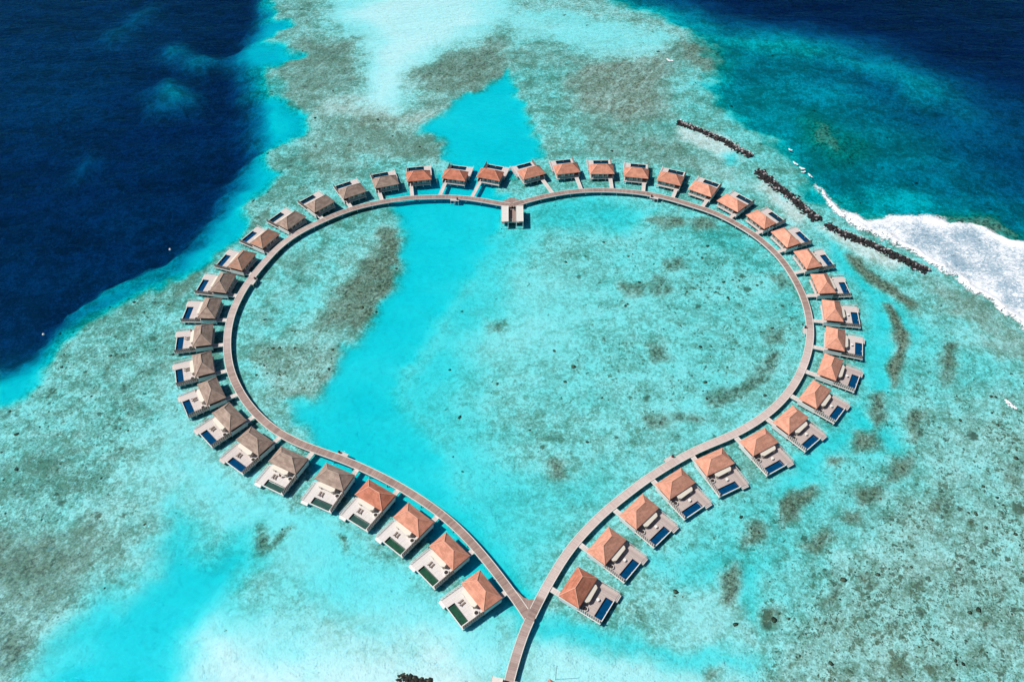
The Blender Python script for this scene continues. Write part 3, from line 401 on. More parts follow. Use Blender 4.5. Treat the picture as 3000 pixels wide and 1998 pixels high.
def seabed_material():
    t=NT('reef_and_sand'); v=t.coord(); a=t.n('ShaderNodeAttribute',attribute_name='zone')
    sx=t.n('ShaderNodeSeparateColor'); t.l(a.outputs['Color'],sx.inputs[0]); C,B,S=sx.outputs[0],sx.outputs[1],sx.outputs[2]
    nb=t.noise(t.mapv(v,(.5,1,1),(0,0,0)),.055,4,.6); nm=t.noise(v,.16,5,.68,.6); nf=t.noise(v,.62,4,.66,.4); nt=t.noise(v,1.7,3,.6)
    # broad cover
    k=t.math('ADD',t.math('MULTIPLY',t.math('SUBTRACT',nm,.5),2.8),t.math('MULTIPLY',t.math('SUBTRACT',nf,.5),3.2))
    k=t.math('ADD',k,t.math('MULTIPLY',t.math('SUBTRACT',nb,.5),1.8))
    k=t.math('ADD',k,t.math('MULTIPLY',t.math('SUBTRACT',nt,.5),1.9))
    amp=t.math('MULTIPLY_ADD',t.math('MULTIPLY',C,t.math('SUBTRACT',1.15,C)),2.6,.07)
    cov=t.math('ADD',t.math('MULTIPLY',C,.85),t.math('MULTIPLY',k,amp),clamp=True)
    sand=t.mix(t.ramp(nf,.25,.75),(.87,.84,.77),t.mix(t.ramp(C,.0,.25),(.84,.81,.74),(.76,.74,.67)))
    sand=t.mix(t.math('MULTIPLY',t.ramp(nt,.42,.68),t.math('MULTIPLY_ADD',C,2.2,.1),clamp=True),sand,t.mix(.5,sand,(.60,.60,.54)))
    reef=t.mix(t.ramp(nf,.3,.7),(.14,.145,.105),(.35,.355,.27))
    col=t.mix(cov,sand,reef)
    # brown algae in streaks running with the current
    rotv=t.mapv(v,(1,1,1),(0,0,-1.05)); dv=t.mapv(rotv,(.38,1,1))
    kb=t.math('ADD',B,t.math('MULTIPLY',t.math('SUBTRACT',t.noise(dv,.34,5,.72,.6),.5),t.math('MULTIPLY_ADD',B,2.6,.12)))
    col=t.mix(t.math('MULTIPLY',t.ramp(kb,.15,1.0),.93),col,t.mix(t.ramp(t.noise(v,.75,4,.75),.40,.60),(.05,.045,.03),(.37,.34,.25)))
    # coral heads as dark blotches in two sizes
    ns=t.n('ShaderNodeTexNoise'); t.l(v,ns.inputs['Vector']); ns.inputs['Scale'].default_value=.7; ns.inputs['Detail'].default_value=3
    sc=t.n('ShaderNodeVectorMath',operation='SCALE'); t.l(ns.outputs['Color'],sc.inputs[0]); sc.inputs['Scale'].default_value=3.4
    wv=t.n('ShaderNodeVectorMath',operation='ADD'); t.l(v,wv.inputs[0]); t.l(sc.outputs[0],wv.inputs[1])
    patchy=t.ramp(t.noise(dv,.10,4,.65),.42,.60)
    for vs_,gain,pw,ps in ((.24,.58,2.2,.6),(.62,.60,1.0,.95),(1.15,.60,1.0,1.0)):
        vo=t.n('ShaderNodeTexVoronoi'); t.l(wv.outputs[0],vo.inputs['Vector']); vo.inputs['Scale'].default_value=vs_
        cs=t.n('ShaderNodeSeparateColor'); t.l(vo.outputs['Color'],cs.inputs[0])
        size=t.math('MULTIPLY',t.math('POWER',cs.outputs[0],pw),t.math('MULTIPLY_ADD',S,gain*.75,gain*.25))
        blot=t.ramp(t.math('SUBTRACT',size,vo.outputs['Distance']),-.12,.10)
        pres=t.math('LESS_THAN',cs.outputs[1],t.math('MULTIPLY',t.math('MULTIPLY_ADD',S,ps,.0),t.math('MULTIPLY_ADD',patchy,.93,.07)))
        tone=t.mix(cs.outputs[2],(.05,.052,.036),(.23,.195,.13))
        col=t.mix(t.math('MULTIPLY',t.math('MULTIPLY',blot,pres),.84),col,t.mix(t.ramp(nt,.35,.7),tone,t.mix(.5,tone,(.3,.28,.2))))
    # fine speckle of rubble
    sp=t.ramp(t.noise(v,1.1,3,.8),.56,.72)
    col=t.mix(t.math('MULTIPLY',sp,t.math('MULTIPLY_ADD',S,.8,t.math('MULTIPLY',C,.55))),col,(.085,.09,.06))
    t.bsdf(col,.95,nf,.25,.12,spec=0.0); return t.mat
me.materials.append(seabed_material())
# (vertical scale: water is strongly tinted, the lagoon only about a metre deep)
seabed=tag(link('seabed',me),kind='structure',label='sand and coral seabed under the clear water')

# coral heads: real lumps standing on the reef, too many to count
def ico(sub):
    import bmesh
    b=bmesh.new(); bmesh.ops.create_icosphere(b,subdivisions=sub,radius=1.0)
    v=np.array([p.co[:] for p in b.verts]); f=np.array([[q.index for q in p.verts] for p in b.faces]); b.free(); return v,f
IV,IF=ico(1)
rng=np.random.default_rng(5)
cx=rng.uniform(-320,320,60000); cy=rng.uniform(80,440,60000)
dd,c_,b_,s_=fields(cx,cy); dd=np.where(dd<3,dd*(1-.42*c_),dd)*np.interp(dd,[0,1.6,3],[.82,.82,1.])*DS
clump=fbm(cx/9,cy/9,77,3)
prob=np.clip(s_**1.6*.30+b_*s_*.12,0,1)*np.clip((clump-.42)*5,0.05,1.3)*(dd<3)
keep=rng.uniform(0,1,len(cx))<prob*.4
cx,cy,dd,s_=cx[keep],cy[keep],dd[keep],s_[keep]
vs=[];fs=[];k=0
for x,y,d in zip(cx,cy,dd):
    r=.28+.5*rng.uniform()**2.5
    w=IV*(1+rng.uniform(-.28,.28,(len(IV),1)))*np.array([r*rng.uniform(.8,1.5),r*rng.uniform(.8,1.5),min(r*.5,d*.6)])
    a=rng.uniform(0,6.28); c0,s0=math.cos(a),math.sin(a)
    w=np.stack([w[:,0]*c0-w[:,1]*s0+x,w[:,0]*s0+w[:,1]*c0+y,w[:,2]-d],1)
    vs.append(w); fs.append(IF+k); k+=len(IV)
cm=np_mesh('coral_heads',np.concatenate(vs),np.concatenate(fs))
cm.polygons.foreach_set('use_smooth',np.ones(len(cm.polygons),bool))
t=NT('coral_rock'); v=t.coord(); col=t.mix(t.ramp(t.noise(v,.4,4,.7),.35,.65),(.05,.05,.035),(.17,.155,.10)); t.bsdf(col,.95,spec=0.0)
cm.materials.append(t.mat)
tag(link('coral_heads',cm),kind='stuff',label='dark coral heads scattered over the reef flat')
# ------------------------------------------------------------------ water body
def water_material():
    t=NT('clear_lagoon_water'); v=t.coord()
    w1=t.noise(t.mapv(v,(.5,1.0,1),(0,0,-.35)),.55,4,.6,.3); w2=t.noise(v,1.9,3,.6); w3=t.noise(t.mapv(v,(.35,1.0,1),(0,0,-.35)),.09,3,.5)
    h=t.math('ADD',t.math('MULTIPLY',w1,1.0),t.math('MULTIPLY',w2,.42)); h=t.math('ADD',h,t.math('MULTIPLY',w3,2.2))
    b=t.n('ShaderNodeBump'); b.inputs['Strength'].default_value=1.0; b.inputs['Distance'].default_value=.42; t.l(h,b.inputs['Height'])
    fr=t.n('ShaderNodeFresnel'); fr.inputs['IOR'].default_value=1.333; t.l(b.outputs[0],fr.inputs['Normal'])
    tr=t.n('ShaderNodeBsdfTransparent'); gl=t.n('ShaderNodeBsdfGlossy'); gl.inputs['Roughness'].default_value=.06; gl.inputs['Color'].default_value=(.08,.55,1,1); t.l(b.outputs[0],gl.inputs['Normal'])
    mx=t.n('ShaderNodeMixShader'); t.l(fr.outputs[0],mx.inputs[0]); t.l(tr.outputs[0],mx.inputs[1]); t.l(gl.outputs[0],mx.inputs[2]); t.l(mx.outputs[0],t.out.inputs['Surface'])
    va=t.n('ShaderNodeVolumeAbsorption'); va.inputs['Color'].default_value=(0,1-AG/AR,1-AB/AR,1); va.inputs['Density'].default_value=AR
    t.l(va.outputs[0],t.out.inputs['Volume']); return t.mat
AR,AG,AB=.53/DS,.034/DS,.0180/DS
wb=MB(); wb.box(-8000,8000,-7500,8500,-60,0)
wm=wb.mesh('sea_water',[water_material()])
tag(link('sea_water',wm),kind='structure',label='clear turquoise lagoon and deep blue ocean water')

# ------------------------------------------------------------------ surf
fx=np.arange(112,330,.7); fy=np.arange(120,345,.7); FX,FY=np.meshgrid(fx,fy); sh=FX.shape; FX=FX.ravel(); FY=FY.ravel()
n1=fbm(FX/6,FY/6,5,4)-.5; n2=fbm(FX/6,FY/6,9,4)-.5
sd=sdist(FX+n1*6,FY+n2*6,FOAM)
h=fbm(FX/2.2,FY/2.2,60,4)
lead=np.clip(1-np.abs(sd-1.6)/2.2,0,1)
z=.06+np.clip(sd/2,0,1)*(.15+.55*h)+lead*.9
inside=sd>-1.6
idx=-np.ones(len(FX),int); idx[inside]=np.arange(inside.sum())
i0=(np.arange(sh[0]-1)[:,None]*sh[1]+np.arange(sh[1]-1)[None,:]).ravel()
q=np.stack([i0,i0+1,i0+1+sh[1],i0+sh[1]],1); q=idx[q]; q=q[(q>=0).all(1)]
fm=np_mesh('surf',np.stack([FX,FY,z],1)[inside],q)
fm.polygons.foreach_set('use_smooth',np.ones(len(q),bool))
fa_=fm.attributes.new('edge','FLOAT','POINT'); fa_.data.foreach_set('value',sd[inside].astype(np.float32))
def foam_material():
    t=NT('white_water'); v=t.coord(); a=t.n('ShaderNodeAttribute',attribute_name='edge'); e=a.outputs['Fac']
    n=t.noise(t.mapv(v,(1,1.4,1),(0,0,.6)),.5,7,.8,1.5); n2=t.noise(v,.07,3,.5)
    hole=t.math('ADD',n,t.math('MULTIPLY',t.math('SUBTRACT',n2,.5),.5))
    lead=t.ramp(e,7.0,1.5)
    hole=t.math('ADD',hole,t.math('MULTIPLY',lead,.12))
    f=t.ramp(hole,.42,.61)
    col=t.mix(f,(.28,.42,.52),(.88,.90,.93))
    p=t.n('ShaderNodeBsdfPrincipled'); t.l(col,p.inputs['Base Color']); p.inputs['Roughness'].default_value=.8
    b=t.n('ShaderNodeBump'); b.inputs['Distance'].default_value=.4; b.inputs['Strength'].default_value=.6; t.l(n,b.inputs['Height']); t.l(b.outputs[0],p.inputs['Normal'])
    al=t.ramp(t.math('ADD',e,t.math('MULTIPLY',t.math('SUBTRACT',n,.5),15.0)),-.9,.9)
    al=t.math('MULTIPLY',al,t.ramp(hole,.27,.38))
    tr=t.n('ShaderNodeBsdfTransparent'); mx=t.n('ShaderNodeMixShader'); t.l(al,mx.inputs[0]); t.l(tr.outputs[0],mx.inputs[1]); t.l(p.outputs[0],mx.inputs[2]); t.l(mx.outputs[0],t.out.inputs['Surface'])
    return t.mat
M['foam']=foam_material(); fm.materials.append(M['foam'])
tag(link('surf',fm),kind='stuff',label='white breaking surf rolling in beside the rock breakwaters')
# little whitecaps
t=NT('whitecap_foam'); t.bsdf((.85,.9,.92),.8); M['cap']=t.mat
vs=[];qs=[];k=0
for (x,y,L,Wd,a) in CAPS:
    nseg=14
    for i in range(nseg):
        for j in range(3):
            u=(i+rng.uniform(-.5,.5))/nseg-.5; w_=rng.uniform(-1,1)*(1-4*u*u)**.5*Wd*.5 if abs(u)<.5 else 0
            px=x+math.cos(a)*u*L-math.sin(a)*(w_+abs(u)*Wd*.9); py=y+math.sin(a)*u*L+math.cos(a)*(w_+abs(u)*Wd*.9)
            r=Wd*rng.uniform(.12,.3)
            w=IV*(1+rng.uniform(-.2,.2,(len(IV),1)))*np.array([r*1.4,r,.14])+np.array([px,py,.05])
            vs.append(w); qs.append(IF+k); k+=len(IV)
for b_i,P_ in enumerate(BW[:3]):
    P_=np.array(P_)
    for a_,c_p in zip(P_[:-1],P_[1:]):
        L_=np.hypot(*(c_p-a_)); d_=(c_p-a_)/L_; n_=np.array([-d_[1],d_[0]])
        for _ in range(int(L_*(2.2,.8,2.0)[b_i])):
            p_=a_+d_*rng.uniform(0,L_)+n_*(rng.normal(2.1,.45) if rng.uniform()<(.9,.8,.55)[b_i] else -rng.normal(2.2,.5)); r=rng.uniform(.12,.42)
            w=IV*(1+rng.uniform(-.25,.25,(len(IV),1)))*np.array([r*1.3,r,.12])+np.array([p_[0],p_[1],.04]); vs.append(w); qs.append(IF+k); k+=len(IV)
cp=np_mesh('whitecaps',np.concatenate(vs),np.concatenate(qs)); cp.materials.append(M['cap'])
tag(link('whitecaps',cp),kind='stuff',label='small white wave crests breaking over the shallow reef')

# ------------------------------------------------------------------ breakwaters
def rock_mat(name,c1,c2):
    t=NT(name); v=t.coord(); a=t.n('ShaderNodeAttribute',attribute_name='tone')
    col=t.mix(a.outputs['Fac'],c1,c2); n=t.noise(v,2.5,4,.6)
    col=t.mix(t.ramp(n,.3,.7),col,t.mix(.5,col,(.03,.03,.03))); t.bsdf(col,.8,n,.5,.1,spec=.3); return t.mat
M['rock']=rock_mat('wet_black_rock',(.022,.018,.020),(.62,.55,.56))
M['rockg']=rock_mat('green_black_rock',(.02,.024,.018),(.12,.13,.09))
def breakwater(path,width,height,label,mat,side=1,dens=1.0,seed=1,spill=0.):
    r_=np.random.default_rng(seed); vs=[];fs=[];tn=[];k=0
    P=[Vector(p) for p in path]
    for a,b in zip(P[:-1],P[1:]):
        L=(b-a).length; d=(b-a)/L; n=Vector((-d.y,d.x))
        for i in range(int(L*width*6*dens)):
            u=r_.uniform(0,L); w=np.clip(r_.normal(0,.27),-.62,.62)*width*(1+spill*(r_.uniform()<.25))
            g=max(0,1-abs(w)/(width*.62))
            s=.24+.62*r_.uniform()**2; zt=-.35+g*(height+.1)*r_.uniform(.65,1.05)
            x=a.x+d.x*u+n.x*w+r_.normal(0,.25); y=a.y+d.y*u+n.y*w
            vv=IV*(1+r_.uniform(-.25,.25,(len(IV),1)))*np.array([s*r_.uniform(.7,1.3),s*r_.uniform(.7,1.3),s*.8])
            an=r_.uniform(0,6.28); c0,s0=math.cos(an),math.sin(an)
            vv=np.stack([vv[:,0]*c0-vv[:,1]*s0+x,vv[:,0]*s0+vv[:,1]*c0+y,vv[:,2]+zt],1)
            vs.append(vv); fs.append(IF+k); k+=len(IV)
            dry=(w>0)*(r_.uniform()<(.75 if side>1 else .32))*(.35+.65*r_.uniform())+(r_.uniform()<.06)*.7
            tn+= [min(1,dry)]*len(IV)
    me=np_mesh('rock_breakwater',np.concatenate(vs),np.concatenate(fs)); me.materials.append(mat)
    a_=me.attributes.new('tone','FLOAT','POINT'); a_.data.foreach_set('value',np.array(tn,np.float32))
    return tag(link('rock_breakwater',me),label,'breakwater',None)
BWL=['short straight black rock breakwater farthest from the villas with pale dry seaward edge',
     'middle black rock breakwater between the farthest one and the white surf',
     'long black rock breakwater running right alongside the white surf']
for i in range(3):
    o_=breakwater(BW[i],(3.4,4.2,4.0)[i],1.3,BWL[i],M['rock'],side=2 if i==0 else 1,seed=i+1,spill=(0,.3,.15)[i])
    o_['group']='rock breakwaters off the right side of the heart'
breakwater(BW[3],2.0,.6,'green black rock groyne entering at the bottom edge left of the boardwalk',M['rockg'],seed=9,spill=.5)

# ------------------------------------------------------------------ boardwalk
def smooth(path,step=1.0,it=3,close=()):
    P=np.array(path,float)
    s=np.r_[0,np.cumsum(np.hypot(*np.diff(P,axis=0).T))]; t_=np.arange(0,s[-1],step); t_=np.r_[t_,s[-1]]
    Q=np.stack([np.interp(t_,s,P[:,0]),np.interp(t_,s,P[:,1])],1)
    k=np.ones(9)/9
    for _ in range(it):
        R=Q.copy()
        for a in (0,1):
            pad=np.r_[2*Q[0,a]-Q[1:5,a][::-1],Q[:,a],2*Q[-1,a]-Q[-5:-1,a][::-1]]
            R[:,a]=np.convolve(pad,k,'valid')
        Q=R
    return Q
PL=smooth(WALK_L,1.0,4); PR=smooth(WALK_R,1.0,4); PS=smooth(STEM,1.0,2)
ZW=1.8; HW=1.22
def normals(Q):
    T=np.gradient(Q,axis=0); T/=np.hypot(T[:,0],T[:,1])[:,None]; return np.stack([-T[:,1],T[:,0]],1)
walk=tag(link('boardwalk',None),'heart-shaped timber boardwalk on stilts with long stem leading out of the bottom edge','boardwalk')
walk.empty_display_size=2
def sheen_at(p):  # sun sheen painted into the plank colour, by stretch of boardwalk
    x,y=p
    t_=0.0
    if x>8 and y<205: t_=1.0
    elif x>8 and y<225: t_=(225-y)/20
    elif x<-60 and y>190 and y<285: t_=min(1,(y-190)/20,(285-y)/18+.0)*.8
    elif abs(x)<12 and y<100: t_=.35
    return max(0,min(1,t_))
def strip(Q,o0,o1,z0,z1,u0=0,name='deck',mat='path',lift=0.0):
    N=normals(Q); A=Q+N*o0; B=Q+N*o1; s=np.r_[0,np.cumsum(np.hypot(*np.diff(Q,axis=0).T))]+u0
    co=[];uv=[];fa=[];tn=[]
    n=len(Q)
    for i in range(n):
        for (P_,o) in ((A,o0),(B,o1)):
            co.append((P_[i,0],P_[i,1],z1+lift)); co.append((P_[i,0],P_[i,1],z0)); tn+=[sheen_at(Q[i])]*2
    for i in range(n-1):
        a=4*i; b=4*(i+1)
        fa.append((a,b,b+2,a+2)); uv.append([(s[i],o0),(s[i+1],o0),(s[i+1],o1),(s[i],o1)])
        fa.append((a+1,a+3,b+3,b+1)); uv.append([(s[i],o0),(s[i],o1),(s[i+1],o1),(s[i+1],o0)])
        fa.append((a,a+1,b+1,b)); uv.append([(s[i],0),(s[i],.2),(s[i+1],.2),(s[i+1],0)])
        fa.append((a+2,b+2,b+3,a+3)); uv.append([(s[i],0),(s[i+1],0),(s[i+1],.2),(s[i],.2)])
    return co,fa,uv,tn
def strips_obj(name,parts,mat,parent):
    V=[];F=[];U=[];T=[]
    for co,fa,uv,tn in parts:
        k=len(V); V+=co; F+=[tuple(j+k for j in f) for f in fa]; U+=uv; T+=tn
    me=bpy.data.meshes.new(name); me.from_pydata(V,[],F); me.materials.append(mat)
    ul=me.uv_layers.new(name='UVMap'); k=0
    for u in U:
        for q_ in u: ul.data[k].uv=q_; k+=1
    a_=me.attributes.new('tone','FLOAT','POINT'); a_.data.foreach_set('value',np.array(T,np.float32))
    me.update(); return link(name,me,parent)
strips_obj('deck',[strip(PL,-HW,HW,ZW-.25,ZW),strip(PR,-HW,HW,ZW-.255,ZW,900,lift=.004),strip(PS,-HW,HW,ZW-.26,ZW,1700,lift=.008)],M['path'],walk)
M['kerb']=plain('pale_edge_beam',(.74,.71,.66),.6,.1,.6)
def keepout(Q,other,r=2.6):
    """pieces of Q away from the other path"""
    segs=[];cur=[]
    for p in Q:
        if np.min(np.hypot(*(other-p).T))>r: cur.append(p)
        else:
            if len(cur)>3: segs.append(np.array(cur))
            cur=[]
    if len(cur)>3: segs.append(np.array(cur))
    return segs
kp=[]
for Q,others in ((PL,(PR,PS)),(PR,(PL,PS)),(PS,(PL[4:],PR[4:]))):
    N=normals(Q)
    for sgn in (-1,1):
        E=Q+N*sgn*(HW+.09)
        oth=np.concatenate(others)
        for seg in keepout(E,oth,HW+.12): kp.append(strip(seg,-.1,.1,ZW-.32,ZW+.09))
strips_obj('edge_beam',kp,M['kerb'],walk)
# fillets at the two forks
fb=MB()
def fillet(pts,z): fb.prism(pts,z-.22,z-.006)
fillet(FORK,ZW); link('junction_deck',fb.mesh('junction_deck',[M['path']]),walk)
fb=MB(); fillet(APEX,ZW); link('junction_deck',fb.mesh('junction_deck',[M['path']]),walk)
# piles
pm=MB(); [(pm.cyl(0,v_,.05,ZW-.3,.13,7,m=0),pm.cyl(0,v_,-3.5,.05,.125,7,m=1)) for v_ in (-HW*.8,HW*.8)]; pm.box(-.12,.12,-HW-.1,HW+.1,ZW-.62,ZW-.33)
pile=pm.mesh('pile_frame',[M['post'],M['pile_shade']])
cnt=0
for Q in (PL,PR,PS):
    N=normals(Q)
    for i in range(3,len(Q)-2,7):
        if Q is not PS and i<5: continue
        o_=link('pile_frame',pile,walk); o_.location=(Q[i,0],Q[i,1],0); o_.rotation_euler=(0,0,math.atan2(-N[i,0],N[i,1])); cnt+=1
# ------------------------------------------------------------------ villas
EA=5.5; EB=3.43; ZE=4.2; ZR=7.15; ZD=1.6
def roof_mesh(mat,m,capm):
    mb=MB(); a,b=EA,EB; rl=EA-EB+.0
    c=[(-b,-a,ZE),(b,-a,ZE),(b,a,ZE),(-b,a,ZE)]; r0=(0,-rl,ZR); r1=(0,rl,ZR)
    sl=math.hypot(b,ZR-ZE)
    mb.quad([c[1],c[2],r1,r0],0,[(0,0),(2*a,0),(a+rl,sl),(a-rl,sl)])
    mb.quad([c[3],c[0],r0,r1],0,[(0,0),(2*a,0),(a+rl,sl),(a-rl,sl)])
    mb.quad([c[0],c[1],r0],0,[(0,0),(2*b,0),(b,sl)])
    mb.quad([c[2],c[3],r1],0,[(0,0),(2*b,0),(b,sl)])
    lo=[(x,y,z-.16) for x,y,z in c]
    for i in range(4):
        j=(i+1)%4; mb.quad([lo[i],lo[j],c[j],c[i]],0)
    mb.quad([(x*.9,y*.94,z) for x,y,z in lo][::-1],0)
    for i in range(4):
        j=(i+1)%4; mb.quad([lo[j],lo[i],(lo[i][0]*.9,lo[i][1]*.94,lo[i][2]),(lo[j][0]*.9,lo[j][1]*.94,lo[j][2])],0)
    rp=MB()
    for p,q_ in ((r0,r1),(c[0],r0),(c[1],r0),(c[2],r1),(c[3],r1)):
        rp.bar((p[0],p[1],p[2]+.02),(q_[0],q_[1],q_[2]+.05),.2,.1)
    return mb.mesh('roof',[mat],m<0), rp.mesh('ridge_cap',[capm])
def maybe(mb,m):
    if m<0: mb.v=[(x,-y,z) for x,y,z in mb.v]
    return mb
def vm(mb,name,mats,m):
    maybe(mb,m); return mb.mesh(name,mats,m<0)
def build_parts(m,deckmat):
    P={}
    # house shell
    b=MB(); b.box(-2.75,2.6,-4.9,2.9,ZD+.02,ZE+.35,0)
    for k in range(8): b.box(-2.86,-2.74,-4.9+k*1.08,-4.8+k*1.08,ZD+.02,ZE-.02,1)
    P['wall']=vm(b,'wall',[M['wall'],M['post']],m)
    b=MB(); b.box(-1.4,2.5,2.9,4.9,ZD+.02,ZE+.2,0); P['entrance_shade_block']=vm(b,'entrance_shade_block',[M['dark']],m)
    b=MB(); b.box(-3.35,2.85,5.02,5.16,.95,2.75,0); P['side_screen']=vm(b,'side_screen',[M['white']],m)
    for i,(v0,v1) in enumerate(((-4.4,-3.3),(-1.2,-.1),(.95,2.05))):
        b=MB(); b.box(-2.8,-2.735,v0,v1,2.3,3.7,0); P['window.%d'%i]=vm(b,'window',[M['glass']],m)
    # deck around the pool
    b=MB()
    b.box(-3.35,7.8,-3.4,5.1,ZD-.3,ZD)           # main
    b.box(2.9,10.55,-6.05,-3.4,ZD-.3,ZD-.003)      # wing
    b.box(-3.35,2.9,-5.2,-3.4,ZD-.3,ZD-.003)
    b.box(7.8,10.3,-3.4,-2.85,ZD-.3,ZD-.001)
    b.box(7.8,10.3,4.05,5.1,ZD-.3,ZD-.001)
    P['deck']=vm(b,'deck',[deckmat],m)
    b=MB(); b.box(10.55,11.35,-6.0,-3.45,ZD-.75,ZD-.45); b.box(10.55,10.9,-6.0,-3.45,ZD-.45,ZD-.2); P['swim_step']=vm(b,'swim_step',[M['white'] if deckmat is M['deckW'] else M['jet']],m)
    # fascia beam along the fence side and outer edge
    b=MB(); b.box(2.85,10.3,5.1,5.24,ZD-.3,ZD-.02); b.box(10.3,10.52,-3.4,5.24,ZD-.5,ZD+.12); P['edge_beam']=vm(b,'edge_beam',[M['white']],m)
    # slatted fence
    b=MB(); n=11
    for k in range(n):
        u=3.1+k*(7.0/(n-1)); b.box(u-.19,u+.19,5.02,5.10,ZD,ZD+1.75,0)
    [b.box(2.85,10.35,4.97,5.015,ZD+.1+k*.28,ZD+.26+k*.28,1) for k in range(6)]
    P['slat_fence']=vm(b,'slat_fence',[M['slatw'] if deckmat is M['deckP'] else M['slatb'],M['slatb']],m)  # pale fins paint in sunlight, brown fins paint in shade
    b=MB()
    for k in range(8): b.box(3.6+k*1.0,3.68+k*1.0,-6.04,-5.96,ZD,ZD+.95)
    b.box(3.6,10.68,-6.05,-5.95,ZD+.93,ZD+1.0); b.box(3.6,10.68,-6.02,-5.98,ZD+.45,ZD+.5)
    P['railing']=vm(b,'railing',[M['white']],m)
    # sloped day bay
    b=MB(); pr=[(2.6,-3.3),(4.0,-3.7),(4.7,-3.2),(4.9,1.7),(4.3,2.6),(2.6,2.3)]
    z0=ZD+.02
    top=[(2.6,-3.3,3.95),(4.0,-3.7,3.62),(4.7,-3.2,3.45),(4.9,1.7,3.40),(4.3,2.6,3.55),(2.6,2.3,3.95)]
    inset=[(u-.35 if u>4 else u, v*.9, z0) for u,v in pr]
    b.quad(top,0); 
    for i in range(6):
        j=(i+1)%6; t0=top[i]; t1=top[j]; l0=(t0[0],t0[1],t0[2]-.22); l1=(t1[0],t1[1],t1[2]-.22)
        b.quad([l0,l1,t1,t0],0)
    b.quad([(p[0],p[1],p[2]-.22) for p in top][::-1],0)
    for (u0,v0,u1,v1) in ((3.0,-3.35,4.3,-3.2),(3.0,2.05,4.3,2.2),(4.35,-3.3,4.55,-2.5),(4.4,1.2,4.6,2.0)): b.box(u0,u1,v0,v1,z0,3.4,0)
    P['day_bay']=vm(b,'day_bay',[M['cream']],m)
    b=MB(); b.cyl(4.7,3.75,ZD,ZD+.62,.78,18); P['round_tub']=vm(b,'round_tub',[M['white']],m)
    b=MB(); b.cyl(4.7,3.75,ZD+.6,ZD+.66,.6,18); P['tub_water']=vm(b,'tub_water',[M['tub']],m)
    return P
PARTS={(m,dm):build_parts(m,M[dm]) for m in (1,-1) for dm in ('deckW','deckM','deckP')}
def pool_meshes(m):
    b=MB(); b.box(7.82,7.86,-2.84,4.04,.5,ZD-.01); b.box(10.24,10.29,-2.84,4.04,.5,ZD-.01); b.box(7.86,10.24,-2.84,-2.80,.5,ZD-.01); b.box(7.86,10.24,4.0,4.04,.5,ZD-.01); b.box(7.82,10.29,-2.84,4.04,.44,.5)
    shell=vm(b,'pool',[M['pool_wall']],m)
    ws={}
    for k in ('blue','teal','green','dgreen'):
        b=MB(); b.box(7.87,10.23,-2.79,3.99,.52,ZD-.5); ws[k]=vm(b,'pool_water',[M['pool_'+k]],m)
    return shell,ws
POOL={m:pool_meshes(m) for m in (1,-1)}
ROOF={(k,m):roof_mesh(M['roof_'+k],m,M['ridgeb'] if k in('brown','mix') else M['ridge']) for k in ('salmon','orange','red','brown','mix') for m in (1,-1)}
b=MB(); b.cyl(0,0,.05,ZD-.3,.15,8,m=0); b.cyl(0,0,-3.2,.05,.145,8,m=1); STILT=b.mesh('stilt',[M['post'],M['pile_shade']])
STP=[(-2.9,-4.9),(-2.9,-1.6),(-2.9,1.7),(-2.9,4.8),(0,4.9),(2.9,4.9),(2.9,-5.6),(5.4,4.9),(5.4,-5.7),(7.8,4.9),(10.2,4.8),(10.2,.8),(10.2,-3.1),(10.2,-5.7)]
ORD=['','first','second','third','fourth','fifth','sixth','seventh','eighth','ninth','tenth','eleventh','twelfth','thirteenth','fourteenth','fifteenth','sixteenth','seventeenth','eighteenth','nineteenth','twentieth','twenty-first','twenty-second']
def style(n):
    s,i=n[0],int(n[1:])
    if s=='L':
        rf='orange' if i<=3 else 'red' if i in(4,20,21,22) else 'mix' if i in (14,15) else 'brown'
        po='green' if i<=3 else 'dgreen' if i<=6 else 'blue' if i<=15 else 'teal'
        dk='deckW' if i<=6 else 'deckM'
    else:
        rf='orange' if i<=5 else 'red' if i==22 else 'salmon'
        po='teal' if i<=8 else 'blue'
        dk='deckM' if i<=13 else 'deckP'
    return rf,po,dk
RW={'orange':'orange roof','red':'red-orange roof','salmon':'salmon roof','brown':'brown thatched roof','mix':'patchy brown and rust roof'}
PW={'green':'green pool','dgreen':'dark green pool','blue':'blue pool','teal':'dark teal pool'}
def jetty_len(x,y,th,m):
    ou=np.array([math.cos(th),math.sin(th)]); ov=np.array([-math.sin(th),math.cos(th)])*m
    A=np.concatenate([PL,PR]); rel_=A-np.array([x,y]); u=rel_@ou; v=rel_@ov
    ok=(np.abs(v-3.85)<.9)&(u<-3)&(u>-30)
    if not ok.any(): return -9
    return u[ok].max()+HW+.15
ALL=[]
